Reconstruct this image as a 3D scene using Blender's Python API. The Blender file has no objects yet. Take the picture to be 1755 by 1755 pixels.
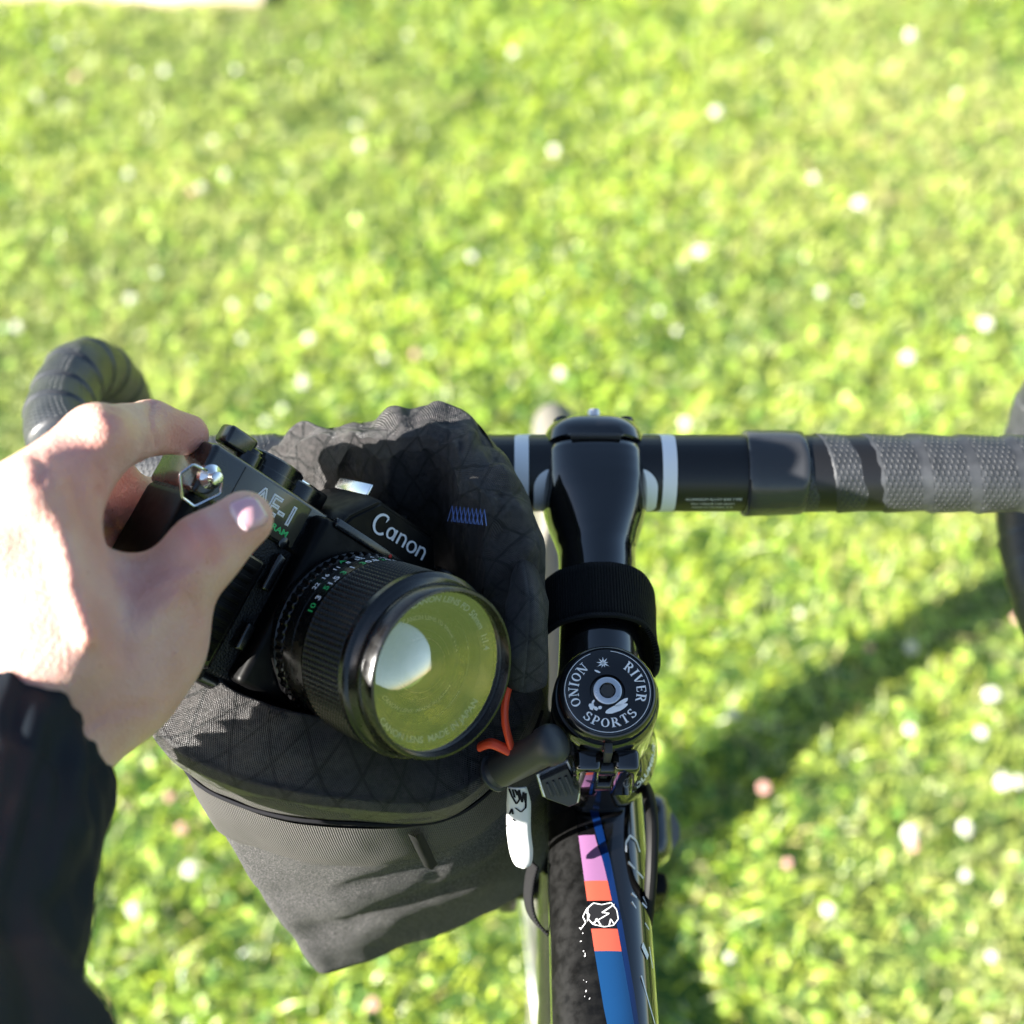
import bpy, bmesh, math, random
import numpy as np
from mathutils import Vector, Matrix, noise
random.seed(7); rng = np.random.default_rng(7)
R_ = math.radians; PI = math.pi
S = bpy.context.scene; COL = S.collection

# ------------------------------------------------------------------ camera, sky, sun, exposure
PITCH = 46.0
EYE = Vector((0, -.394, 1.285))
cam_d = bpy.data.cameras.new('camera'); cam = bpy.data.objects.new('camera', cam_d); COL.objects.link(cam)
cam.location = EYE; cam.rotation_euler = (R_(90 - PITCH), 0, 0)
cam_d.sensor_width = 36; cam_d.lens = 2300 / 1755 * 36; cam_d.clip_start = .02; cam_d.clip_end = 400
cam_d.dof.use_dof = True; cam_d.dof.focus_distance = .475; cam_d.dof.aperture_fstop = 6.2
S.camera = cam
RT = Vector((1, 0, 0)); UP = Vector((0, math.sin(R_(PITCH)), math.cos(R_(PITCH)))); FW = Vector((0, math.cos(R_(PITCH)), -math.sin(R_(PITCH))))
CAMM = Matrix.Translation(EYE) @ Matrix.Rotation(R_(90 - PITCH), 4, 'X')
SUN_EL, SUN_AZ = 22.0, 22.0          # light travels towards +x, turned SUN_AZ towards +y
w = bpy.data.worlds.new('World'); S.world = w; w.use_nodes = True
nt = w.node_tree; bg = nt.nodes['Background']; sk = nt.nodes.new('ShaderNodeTexSky')
sk.sky_type = 'NISHITA'; sk.sun_disc = False; sk.sun_elevation = R_(SUN_EL); sk.sun_rotation = R_(270 - SUN_AZ)
sk.air_density = 1.0; sk.dust_density = .6
nt.links.new(sk.outputs[0], bg.inputs[0]); bg.inputs[1].default_value = .044
sd = bpy.data.lights.new('sun', 'SUN'); so = bpy.data.objects.new('sun', sd); COL.objects.link(so)
sd.energy = 5.0; sd.angle = R_(.5); sd.color = (1, .955, .88)
ldir = Vector((math.cos(R_(SUN_EL)) * math.cos(R_(SUN_AZ)), math.cos(R_(SUN_EL)) * math.sin(R_(SUN_AZ)), -math.sin(R_(SUN_EL))))
so.rotation_euler = ldir.to_track_quat('-Z', 'Y').to_euler(); so.location = (-3, -1, 3)
S.view_settings.view_transform = 'Standard'; S.view_settings.look = 'None'; S.view_settings.gamma = 1
S.view_settings.exposure = 2.6; S.view_settings.use_curve_mapping = False
S.render.engine = 'CYCLES'

# ------------------------------------------------------------------ helpers
def P(px, py, d):                    # point seen at a pixel, d metres along the view axis
    return EYE + d * (FW + (px - 877.5) / 2300 * RT - (py - 877.5) / 2300 * UP)
def PZ(px, py, h):                   # point seen at a pixel on the level z = h
    r = FW + (px - 877.5) / 2300 * RT - (py - 877.5) / 2300 * UP
    return EYE + r * ((h - EYE.z) / r.z)
def PY(px, py, y):
    r = FW + (px - 877.5) / 2300 * RT - (py - 877.5) / 2300 * UP
    return EYE + r * ((y - EYE.y) / r.y)
WM = {}
def tag(o, label=None, cat=None, group=None, kind=None):
    if label: o['label'] = label
    if cat: o['category'] = cat
    if group: o['group'] = group
    if kind: o['kind'] = kind
    return o
def thing(name, mat, label, cat, group=None):
    o = bpy.data.objects.new(name, None); COL.objects.link(o); o.empty_display_size = .02
    if not isinstance(mat, Matrix): mat = Matrix.Translation(Vector(mat))
    o.matrix_world = mat; WM[o.name] = mat; tag(o, label, cat, group); return o
def mk(name, verts, faces, mat, parent=None, smooth=True, uvs=None, local=False, sharp=None, kind=None):
    """verts in world space unless local (then in the parent's own space)"""
    me = bpy.data.meshes.new(name)
    W = WM[parent.name] if parent else Matrix.Identity(4)
    v = np.array([tuple(p) for p in verts], dtype=float) if not isinstance(verts, np.ndarray) else verts.astype(float)
    if parent and not local:
        Wi = np.array(W.inverted()); v = v @ Wi[:3, :3].T + Wi[:3, 3]
    me.from_pydata(v.tolist(), [], [tuple(int(i) for i in f) for f in faces]); me.update()
    if uvs is not None:
        ul = me.uv_layers.new(name='UVMap'); li = np.empty(len(me.loops), dtype=np.int32); me.loops.foreach_get('vertex_index', li)
        ul.data.foreach_set('uv', np.asarray(uvs, dtype=np.float32)[li].ravel())
    if smooth: me.polygons.foreach_set('use_smooth', [True] * len(me.polygons))
    if sharp is not None:
        me.set_sharp_from_angle(angle=R_(sharp))
    me.materials.append(mat)
    o = bpy.data.objects.new(name, me); COL.objects.link(o)
    if parent: o.parent = parent; WM[o.name] = W
    if kind: o['kind'] = kind
    return o
class G:                             # geometry collector
    def __init__(s): s.v = []; s.f = []; s.uv = []
    def add(s, v, f, uv=None):
        b = len(s.v); s.v += [tuple(p) for p in v]; s.f += [tuple(i + b for i in q) for q in f]
        s.uv += [tuple(u) for u in uv] if uv is not None else [(0, 0)] * len(v)
    def obj(s, name, mat, parent=None, **k): return mk(name, s.v, s.f, mat, parent, uvs=s.uv, **k)
def grid_faces(nr, nc, closed=False):
    f = []
    for i in range(nr - 1):
        for j in range(nc if closed else nc - 1):
            j2 = (j + 1) % nc
            f.append((i * nc + j, i * nc + j2, (i + 1) * nc + j2, (i + 1) * nc + j))
    return f
def frames(path):
    T = []
    n = len(path)
    for i in range(n): T.append((path[min(i + 1, n - 1)] - path[max(i - 1, 0)]).normalized())
    a = Vector((0, 0, 1)) if abs(T[0].z) < .9 else Vector((1, 0, 0))
    N = (a - T[0] * a.dot(T[0])).normalized(); out = []
    for t in T:
        N = (N - t * N.dot(t)).normalized(); out.append((t, N, t.cross(N)))
    return out
def spline(pts, n, closed=False):
    pts = [Vector(p) for p in pts]; m = len(pts); out = []
    segs = m if closed else m - 1
    for k in range(n if closed else n + 1):
        t = k / n * segs; i = min(int(t), segs - 1); u = t - i
        if closed: p0, p1, p2, p3 = pts[(i - 1) % m], pts[i % m], pts[(i + 1) % m], pts[(i + 2) % m]
        else: p0, p1, p2, p3 = pts[max(i - 1, 0)], pts[i], pts[i + 1], pts[min(i + 2, m - 1)]
        out.append(.5 * ((2 * p1) + (p2 - p0) * u + (2 * p0 - 5 * p1 + 4 * p2 - p3) * u * u + (3 * p1 - p0 - 3 * p2 + p3) * u ** 3))
    return out
def interp(vals, n):
    return list(np.interp(np.linspace(0, len(vals) - 1, n + 1), range(len(vals)), vals))
def tube_g(g, path, rad, n=16, sx=1, sy=1, caps=True, fr=None, rot=0):
    if not isinstance(rad, (list, tuple)): rad = [rad] * len(path)
    fr = fr or frames(path); v = []; uv = []; s = 0
    for i, p in enumerate(path):
        t, N, B = fr[i]
        if i: s += (p - path[i - 1]).length
        for j in range(n + 1):
            a = 2 * PI * j / n + rot
            v.append(p + N * (math.cos(a) * rad[i] * sx) + B * (math.sin(a) * rad[i] * sy)); uv.append((s, j / n))
    f = grid_faces(len(path), n + 1)
    if caps:
        f.append(tuple(range(n))[::-1]); b = (len(path) - 1) * (n + 1); f.append(tuple(b + j for j in range(n)))
    g.add(v, f, uv)
def tube(name, path, rad, mat, parent, n=16, **k):
    kw = {x: k.pop(x) for x in ('sx', 'sy', 'caps', 'fr', 'rot') if x in k}
    g = G(); tube_g(g, [Vector(p) for p in path], rad, n, **kw); return g.obj(name, mat, parent, sharp=50, **k)
def lathe_g(g, prof, O, ax, ref=None, n=64, rmod=None):
    """prof: (distance along axis, radius)"""
    ax = Vector(ax).normalized(); ref = Vector(ref) if ref is not None else (Vector((0, 0, 1)) if abs(ax.z) < .9 else Vector((1, 0, 0)))
    N = (ref - ax * ref.dot(ax)).normalized(); B = ax.cross(N); v = []; uv = []; s = 0
    for i, (h, r) in enumerate(prof):
        if i: s += math.hypot(h - prof[i - 1][0], r - prof[i - 1][1])
        for j in range(n + 1):
            a = 2 * PI * j / n; rr = r + (rmod(i, j) if rmod else 0)
            v.append(Vector(O) + ax * h + N * (math.cos(a) * rr) + B * (math.sin(a) * rr)); uv.append((j / n, s))
    g.add(v, grid_faces(len(prof), n + 1), uv)
def lathe(name, prof, O, ax, mat, parent, ref=None, n=64, rmod=None, **k):
    g = G(); lathe_g(g, prof, O, ax, ref, n, rmod); k.setdefault('sharp', 35); return g.obj(name, mat, parent, **k)
def rbox_g(g, c, sx, sy, sz, bev=.001, X=Vector((1, 0, 0)), Y=Vector((0, 1, 0)), Z=Vector((0, 0, 1)), seg=2, taper=None):
    bm = bmesh.new(); bmesh.ops.create_cube(bm, size=1)
    for v in bm.verts:
        v.co = Vector((v.co.x * sx, v.co.y * sy, v.co.z * sz))
        if taper and v.co.z > 0: v.co.x *= taper[0]; v.co.y *= taper[1]
    if bev: bmesh.ops.bevel(bm, geom=bm.edges[:], offset=bev, segments=seg, affect='EDGES', profile=.5)
    bm.verts.ensure_lookup_table()
    vs = [Vector(c) + X * v.co.x + Y * v.co.y + Z * v.co.z for v in bm.verts]
    fs = [[l.index for l in f.verts] for f in bm.faces]; bm.free(); g.add(vs, fs)
def rbox(name, c, sx, sy, sz, mat, parent, bev=.001, **k):
    kw = {x: k.pop(x) for x in ('X', 'Y', 'Z', 'seg', 'taper') if x in k}
    g = G(); rbox_g(g, c, sx, sy, sz, bev, **kw); k.setdefault('sharp', 40); return g.obj(name, mat, parent, **k)
def prism_g(g, poly, h, fr, bev=0):
    """extrude a 2-D outline: fr maps (x, y, z) to a point; outline counter-clockwise"""
    n = len(poly); v = [fr(x, y, 0) for x, y in poly]
    if bev:
        c = Vector((sum(p[0] for p in poly) / n, sum(p[1] for p in poly) / n))
        v += [fr(x, y, h - bev) for x, y in poly]
        v += [fr(x + (c.x - x) / max(1e-9, math.hypot(c.x - x, c.y - y)) * bev, y + (c.y - y) / max(1e-9, math.hypot(c.x - x, c.y - y)) * bev, h) for x, y in poly]
        k = 3
    else: v += [fr(x, y, h) for x, y in poly]; k = 2
    f = []
    for r in range(k - 1):
        for j in range(n): j2 = (j + 1) % n; f.append((r * n + j, r * n + j2, (r + 1) * n + j2, (r + 1) * n + j))
    f.append(tuple((k - 1) * n + j for j in range(n))); f.append(tuple(range(n))[::-1]); g.add(v, f)
_txt = {}
def text_geo(s, bold=0, outline=0, shear=0):
    """glyph geometry: vertices with unit text size, centred in x, baseline at y = 0"""
    key = (s, bold, outline, shear)
    if key in _txt: return _txt[key]
    cu = bpy.data.curves.new('letters', 'FONT'); cu.body = s; cu.size = 1; cu.offset = bold; cu.shear = shear; cu.resolution_u = 3
    if outline: cu.fill_mode = 'NONE'; cu.bevel_depth = outline; cu.bevel_resolution = 0
    o = bpy.data.objects.new('letters', cu); COL.objects.link(o)
    dg = bpy.context.evaluated_depsgraph_get(); dg.update(); me = bpy.data.meshes.new_from_object(o.evaluated_get(dg))
    v = [tuple(p.co) for p in me.vertices]; f = [tuple(p.vertices) for p in me.polygons]
    bpy.data.objects.remove(o); bpy.data.curves.remove(cu); bpy.data.meshes.remove(me)
    xs = [p[0] for p in v] or [0]; m = (min(xs) + max(xs)) / 2; v = [(x - m, y, z) for x, y, z in v]
    _txt[key] = (v, f, max(xs) - min(xs)); return _txt[key]
def text_g(g, s, size, fn, **k):
    v, f, wd = text_geo(s, **k); g.add([fn(x * size, y * size, z * size) for x, y, z in v], f); return wd * size

# ------------------------------------------------------------------ materials
def principled(name, col, rough=.5, metal=0, coat=0, spec=.5, ior=1.5, coat_rough=.03):
    m = bpy.data.materials.new(name); m.use_nodes = True; b = m.node_tree.nodes['Principled BSDF']
    b.inputs['Base Color'].default_value = (*col, 1); b.inputs['Roughness'].default_value = rough; b.inputs['Metallic'].default_value = metal
    b.inputs['Coat Weight'].default_value = coat; b.inputs['Coat Roughness'].default_value = coat_rough
    b.inputs['Specular IOR Level'].default_value = spec; b.inputs['IOR'].default_value = ior
    return m
def N(m, t, **k):
    n = m.node_tree.nodes.new(t)
    for a, v in k.items(): setattr(n, a, v)
    return n
def L(m, a, b): m.node_tree.links.new(a, b)
def BS(m): return m.node_tree.nodes['Principled BSDF']
def ma(m, op, a, b=None, clamp=False):
    n = N(m, 'ShaderNodeMath', operation=op, use_clamp=clamp)
    for i, x in enumerate((a, b)):
        if x is None: continue
        if isinstance(x, (int, float)): n.inputs[i].default_value = x
        else: L(m, x, n.inputs[i])
    return n.outputs[0]
def noise_n(m, scale, detail=3, coord='Object', rough=.5, vec=None):
    n = N(m, 'ShaderNodeTexNoise'); n.inputs['Scale'].default_value = scale; n.inputs['Detail'].default_value = detail; n.inputs['Roughness'].default_value = rough
    if vec is None: tc = N(m, 'ShaderNodeTexCoord'); vec = tc.outputs[coord]
    L(m, vec, n.inputs['Vector']); return n.outputs['Fac']
def ramp(m, fac, stops):
    r = N(m, 'ShaderNodeValToRGB'); cr = r.color_ramp
    cr.elements[0].position = stops[0][0]; cr.elements[0].color = (*stops[0][1], 1)
    cr.elements[1].position = stops[-1][0]; cr.elements[1].color = (*stops[-1][1], 1)
    for p, c in stops[1:-1]: e = cr.elements.new(p); e.color = (*c, 1)
    L(m, fac, r.inputs[0]); return r.outputs[0]
def bump(m, h, dist=.001, strength=1, prev=None):
    b = N(m, 'ShaderNodeBump'); b.inputs['Distance'].default_value = dist; b.inputs['Strength'].default_value = strength
    L(m, h, b.inputs['Height'])
    if prev: L(m, prev, b.inputs['Normal'])
    L(m, b.outputs[0], BS(m).inputs['Normal']); return b.outputs[0]
def rough_noise(m, scale, lo, hi):
    mr = N(m, 'ShaderNodeMapRange'); L(m, noise_n(m, scale, 4), mr.inputs[0]); mr.inputs[3].default_value = lo; mr.inputs[4].default_value = hi
    mr.inputs[1].default_value = .3; mr.inputs[2].default_value = .7
    L(m, mr.outputs[0], BS(m).inputs['Roughness'])
def uvxy(m):
    tc = N(m, 'ShaderNodeTexCoord'); s = N(m, 'ShaderNodeSeparateXYZ'); L(m, tc.outputs['UV'], s.inputs[0]); return s.outputs[0], s.outputs[1], tc.outputs['UV']

M = {}
M['gloss'] = principled('glossy_black_paint', (.003, .003, .0035), .10, coat=.8, spec=.6, coat_rough=.015); rough_noise(M['gloss'], 60, .06, .16)
M['bar'] = principled('satin_black_metal', (.005, .005, .0055), .36, spec=.5)
bump(M['bar'], noise_n(M['bar'], 3000, 2), .00008, .6)
M['cap'] = principled('black_anodised_cap', (.003, .003, .004), .22, coat=.3); bump(M['cap'], noise_n(M['cap'], 900, 3), .00005, .5)
M['white'] = principled('white_print', (.78, .78, .78), .45)
M['green'] = principled('green_print', (.03, .45, .12), .45)
M['red'] = principled('red_print', (.6, .03, .02), .45)
M['chrome'] = principled('polished_steel', (.75, .75, .76), .18, metal=1); rough_noise(M['chrome'], 400, .1, .3)
M['bolt'] = principled('brushed_steel', (.62, .62, .63), .35, metal=1); rough_noise(M['bolt'], 900, .25, .5)
M['hole_shade'] = principled('recess_shade', (.03, .03, .03), .7)  # dark colour stands in for the shade inside gaps and sockets
M['rubber'] = principled('grey_rubber', (.030, .031, .034), .5); bump(M['rubber'], noise_n(M['rubber'], 1500, 3), .0001, .5)
M['hose'] = principled('black_cable_housing', (.004, .004, .004), .6, spec=.2)
# handlebar tape: overlapping wraps, embossed rows of small diamonds
m = M['tape'] = principled('perforated_bar_tape', (.034, .035, .038), .42, spec=.6)
u, v, _ = uvxy(m); fu = ma(m, 'FRACT', u)
ca = ma(m, 'COSINE', ma(m, 'MULTIPLY', fu, 2 * PI * 8)); cb = ma(m, 'COSINE', ma(m, 'MULTIPLY', v, 2 * PI * 20))
d = ma(m, 'MULTIPLY', ca, cb)
mr = N(m, 'ShaderNodeMapRange'); mr.interpolation_type = 'SMOOTHSTEP'; L(m, d, mr.inputs[0]); mr.inputs[1].default_value = .15; mr.inputs[2].default_value = .6
win = ma(m, 'MULTIPLY', ma(m, 'GREATER_THAN', fu, .07), ma(m, 'LESS_THAN', fu, .86))
hh = ma(m, 'MULTIPLY', mr.outputs[0], win)
b0 = bump(m, hh, .0010, 1); bump(m, noise_n(m, 700, 4), .00015, .5, b0)
L(m, ramp(m, noise_n(m, 130, 4), [(.3, (.016, .0175, .020)), (.7, (.032, .034, .038))]), BS(m).inputs['Base Color'])
M['tape_plain'] = principled('finishing_tape', (.028, .029, .032), .24, spec=.6); bump(M['tape_plain'], noise_n(M['tape_plain'], 150, 4), .0004, .6)
# crossed-thread sailcloth
def fabric(name, c1, c2, sc, bd, rough=.8, sheen=.3):
    m = principled(name, c1, rough, spec=.25); b = BS(m); b.inputs['Sheen Weight'].default_value = sheen; b.inputs['Sheen Roughness'].default_value = .5
    L(m, ramp(m, noise_n(m, sc, 3), [(.35, c1), (.68, c2)]), b.inputs['Base Color']); return m
m = M['xpac'] = principled('gridded_sailcloth', (.05, .045, .045), .40, spec=.45); BS(m).inputs['Sheen Weight'].default_value = .03
u, v, uvv = uvxy(m)
def line(m, s, width):               # distance-to-line mask
    a = ma(m, 'ABSOLUTE', ma(m, 'SUBTRACT', ma(m, 'FRACT', s), .5)); return ma(m, 'LESS_THAN', a, width)
l1 = line(m, ma(m, 'MULTIPLY', ma(m, 'ADD', u, ma(m, 'MULTIPLY', v, .8)), 1 / .0165), .045); l2 = line(m, ma(m, 'MULTIPLY', ma(m, 'SUBTRACT', u, ma(m, 'MULTIPLY', v, .8)), 1 / .0165), .045)
ln = ma(m, 'MAXIMUM', l1, l2)
r1 = ma(m, 'SINE', ma(m, 'MULTIPLY', u, 2 * PI / .0009)); r2 = ma(m, 'SINE', ma(m, 'MULTIPLY', v, 2 * PI / .0009)); wv = ma(m, 'MULTIPLY', r1, r2)
base = ramp(m, ma(m, 'ADD', ma(m, 'MULTIPLY', wv, .25), noise_n(m, 500, 4)), [(.25, (.005, .005, .0052)), (.75, (.042, .037, .036))])
mx = N(m, 'ShaderNodeMix', data_type='RGBA'); L(m, ln, mx.inputs[0]); L(m, base, mx.inputs[6]); mx.inputs[7].default_value = (.002, .002, .002, 1); L(m, mx.outputs[2], BS(m).inputs['Base Color'])
bb = bump(m, noise_n(m, 160, 5, rough=.65), .0016, .8); bump(m, ma(m, 'ADD', ma(m, 'MULTIPLY', ln, 1.5), wv), .00025, .8, bb)
m = M['mesh'] = principled('woven_mesh', (.05, .05, .05), .7, spec=.35); BS(m).inputs['Sheen Weight'].default_value = .03
u, v, _ = uvxy(m); wv = ma(m, 'MULTIPLY', ma(m, 'SINE', ma(m, 'MULTIPLY', ma(m, 'ADD', u, v), 2 * PI / .0017)), ma(m, 'SINE', ma(m, 'MULTIPLY', ma(m, 'SUBTRACT', u, v), 2 * PI / .0017)))
L(m, ramp(m, ma(m, 'ADD', ma(m, 'MULTIPLY', wv, .5), .5), [(.25, (.003, .003, .003)), (.7, (.085, .078, .075))]), BS(m).inputs['Base Color']); bump(m, wv, .0004, .8)
m = M['soft'] = fabric('soft_brushed_fabric', (.012, .0115, .012), (.064, .061, .062), 1300, .001, .85, .05)
b0 = bump(m, noise_n(m, 1500, 5, rough=.8), .0011, 1); L(m, ramp(m, noise_n(m, 1900, 4, rough=.8), [(.35, (.006, .006, .0065)), (.50, (.026, .0255, .026)), (.66, (.20, .19, .19))]), BS(m).inputs['Base Color'])
m = M['web'] = principled('ribbed_webbing', (.008, .008, .009), .8, spec=.2); u, v, _ = uvxy(m)
bump(m, ma(m, 'MULTIPLY', ma(m, 'SINE', ma(m, 'MULTIPLY', v, 2 * PI / .0012)), ma(m, 'SINE', ma(m, 'MULTIPLY', u, 2 * PI / .0012))), .0003, .8)
m = M['velcro'] = principled('elastic_hook_strap', (.0025, .0025, .003), .85, spec=.12); BS(m).inputs['Sheen Weight'].default_value = .03; u, v, _ = uvxy(m)
bump(m, ma(m, 'ADD', ma(m, 'SINE', ma(m, 'MULTIPLY', u, 2 * PI / .0011)), ma(m, 'MULTIPLY', noise_n(m, 1500, 3), 2)), .0004, .8)
M['orange'] = principled('orange_red_cord', (.75, .07, .02), .5); bump(M['orange'], noise_n(M['orange'], 1200, 2), .0002, .6)
M['label'] = principled('white_label', (.5, .5, .5), .5); bump(M['label'], noise_n(M['label'], 120, 2), .0005, .4)
M['ink'] = principled('black_ink', (.012, .012, .014), .9, spec=.05)
m = M['dusty'] = principled('dusty_black_frame', (.03, .03, .03), .45, spec=.22)
L(m, ramp(m, noise_n(m, 1400, 5, rough=.75), [(.40, (.0012, .0012, .0012)), (.60, (.0018, .0018, .0017)), (.70, (.0028, .0027, .0026)), (.74, (.07, .07, .065))]), BS(m).inputs['Base Color']); rough_noise(m, 250, .35, .65)
M['pink'] = principled('pink_stripe', (.20, .09, .19), .35, coat=.3); M['coral'] = principled('coral_stripe', (.42, .065, .038), .35, coat=.3)
M['blue'] = principled('blue_stripe', (.004, .036, .11), .3, coat=.3); M['darkblue'] = principled('deep_blue_paint', (.002, .014, .07), .12, coat=.7)
M['tyre'] = principled('cream_tyre', (.13, .12, .10), .75); bump(M['tyre'], noise_n(M['tyre'], 200, 3), .0005)
M['rim'] = principled('black_rim', (.02, .02, .02), .3); M['fork'] = principled('grey_fork_paint', (.17, .16, .145), .3, coat=.4)
M['camblack'] = principled('black_camera_shell', (.002, .002, .0022), .2, spec=.6, coat=.35, coat_rough=.12); bump(M['camblack'], noise_n(M['camblack'], 1500, 3), .00004, .6); rough_noise(M['camblack'], 220, .16, .34)
M['cammatte'] = principled('matte_black_plastic', (.0016, .0016, .0018), .46, spec=.14); rough_noise(M['cammatte'], 200, .34, .52)
m = M['leather'] = principled('leatherette', (.003, .003, .003), .5, spec=.35); vo = N(m, 'ShaderNodeTexVoronoi'); vo.inputs['Scale'].default_value = 1300; tc = N(m, 'ShaderNodeTexCoord'); L(m, tc.outputs['Object'], vo.inputs['Vector']); bump(m, vo.outputs['Distance'], .0003, .8)
M['lensblack'] = principled('black_lens_metal', (.002, .002, .0023), .22, spec=.6); rough_noise(M['lensblack'], 260, .18, .34)
M['grip'] = principled('ribbed_rubber_ring', (.005, .005, .0045), .38, spec=.45)
M['inner'] = principled('lens_interior', (.0015, .0015, .002), .6)
m = M['dial'] = principled('brass_tinted_plate', (.055, .050, .035), .22, spec=.6, coat=.4)
# coated glass: clear with a tinted reflection
def coated(name, tint, refl, rough=0):
    m = bpy.data.materials.new(name); m.use_nodes = True; n = m.node_tree; n.nodes.clear(); o = n.nodes.new('ShaderNodeOutputMaterial')
    t = n.nodes.new('ShaderNodeBsdfTransparent'); gl = n.nodes.new('ShaderNodeBsdfGlossy'); gl.inputs['Color'].default_value = (*tint, 1); gl.inputs['Roughness'].default_value = rough
    lw = n.nodes.new('ShaderNodeLayerWeight'); lw.inputs[0].default_value = .5; mr = n.nodes.new('ShaderNodeMapRange'); mr.inputs[3].default_value = refl; mr.inputs[4].default_value = 1
    n.links.new(lw.outputs['Fresnel'], mr.inputs[0]); mx = n.nodes.new('ShaderNodeMixShader'); n.links.new(mr.outputs[0], mx.inputs[0]); n.links.new(t.outputs[0], mx.inputs[1]); n.links.new(gl.outputs[0], mx.inputs[2]); n.links.new(mx.outputs[0], o.inputs[0]); return m
M['filter'] = coated('filter_glass', (1, .88, .72), .20, 0)
M['element'] = coated('front_element_glass', (1, .92, .92), .75, .05)
M['element2'] = coated('inner_element_glass', (1, .82, .55), .16, .12)
# skin
m = M['skin'] = principled('skin', (.66, .42, .34), .46, spec=.4); b = BS(m)
b.inputs['Subsurface Weight'].default_value = .5; b.inputs['Subsurface Radius'].default_value = (1, .35, .2); b.inputs['Subsurface Scale'].default_value = .004
at = N(m, 'ShaderNodeAttribute', attribute_name='flush')
c1 = ramp(m, noise_n(m, 70, 4), [(.3, (.56, .31, .245)), (.55, (.62, .37, .30)), (.75, (.64, .415, .34))])
mx = N(m, 'ShaderNodeMix', data_type='RGBA'); L(m, at.outputs['Fac'], mx.inputs[0]); L(m, c1, mx.inputs[6]); mx.inputs[7].default_value = (.55, .22, .18, 1)
sp = ramp(m, noise_n(m, 420, 2), [(.70, (1, 1, 1)), (.78, (.72, .55, .5))]); m2 = N(m, 'ShaderNodeMix', data_type='RGBA', blend_type='MULTIPLY'); m2.inputs[0].default_value = 1; L(m, mx.outputs[2], m2.inputs[6]); L(m, sp, m2.inputs[7]); L(m, m2.outputs[2], b.inputs['Base Color'])
vo = N(m, 'ShaderNodeTexVoronoi'); vo.inputs['Scale'].default_value = 900; tc = N(m, 'ShaderNodeTexCoord'); L(m, tc.outputs['Object'], vo.inputs['Vector'])
b0 = bump(m, vo.outputs['Distance'], .00040, .7); b1 = bump(m, noise_n(m, 420, 5, rough=.65), .0006, .6, b0); bump(m, noise_n(m, 110, 4), .0012, .6, b1)
m = M['nail'] = principled('nail', (.66, .38, .40), .25, coat=.3); BS(m).inputs['Subsurface Weight'].default_value = .2; BS(m).inputs['Subsurface Scale'].default_value = .002
u, v, _ = uvxy(m); L(m, ramp(m, u, [(.0, (.66, .50, .50)), (.12, (.62, .44, .46)), (.22, (.56, .32, .37)), (.93, (.60, .34, .37)), (.97, (.70, .58, .54))]), BS(m).inputs['Base Color'])
m = M['jacket'] = principled('dark_shell_jacket', (.0016, .0055, .0105), .7, spec=.25); BS(m).inputs['Sheen Weight'].default_value = .0; u0 = bump(m, noise_n(m, 45, 3), .0012, .3); bump(m, noise_n(m, 1600, 2), .0002, .5, u0)
M['cuff'] = principled('black_cuff_binding', (.010, .010, .011), .75)
m = M['wood'] = principled('pale_wood', (.55, .42, .30), .7); tc = N(m, 'ShaderNodeTexCoord'); mp = N(m, 'ShaderNodeMapping'); mp.inputs['Scale'].default_value = (3, 40, 40); L(m, tc.outputs['Object'], mp.inputs[0])
L(m, ramp(m, noise_n(m, 1.5, 4, vec=mp.outputs[0]), [(.3, (.45, .32, .22)), (.7, (.62, .50, .38))]), BS(m).inputs['Base Color'])
# plants
def leafmat(name, attr=True):
    m = bpy.data.materials.new(name); m.use_nodes = True; n = m.node_tree; b = BS(m)
    at = N(m, 'ShaderNodeAttribute', attribute_name='Col'); L(m, at.outputs['Color'], b.inputs['Base Color']); b.inputs['Roughness'].default_value = .34; b.inputs['Specular IOR Level'].default_value = .5
    tr = N(m, 'ShaderNodeBsdfTranslucent'); hs = N(m, 'ShaderNodeHueSaturation'); hs.inputs['Value'].default_value = 1.2; L(m, at.outputs['Color'], hs.inputs['Color']); L(m, hs.outputs[0], tr.inputs[0])
    mx = N(m, 'ShaderNodeMixShader'); mx.inputs[0].default_value = .35; L(m, b.outputs[0], mx.inputs[1]); L(m, tr.outputs[0], mx.inputs[2]); L(m, mx.outputs[0], n.nodes['Material Output'].inputs[0]); return m
M['grass'] = leafmat('grass_and_clover_leaves')
m = M['soil'] = principled('mossy_soil', (.03, .05, .015), .95, spec=.1)
L(m, ramp(m, noise_n(m, 25, 5), [(.3, (.03, .06, .014)), (.5, (.07, .13, .03)), (.7, (.12, .16, .05))]), BS(m).inputs['Base Color'])
M['petal'] = principled('white_petals', (.72, .71, .62), .7); M['petal_pink'] = principled('pinkish_petals', (.72, .42, .36), .7); M['stem_green'] = principled('green_stalk', (.10, .20, .04), .6)

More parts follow.
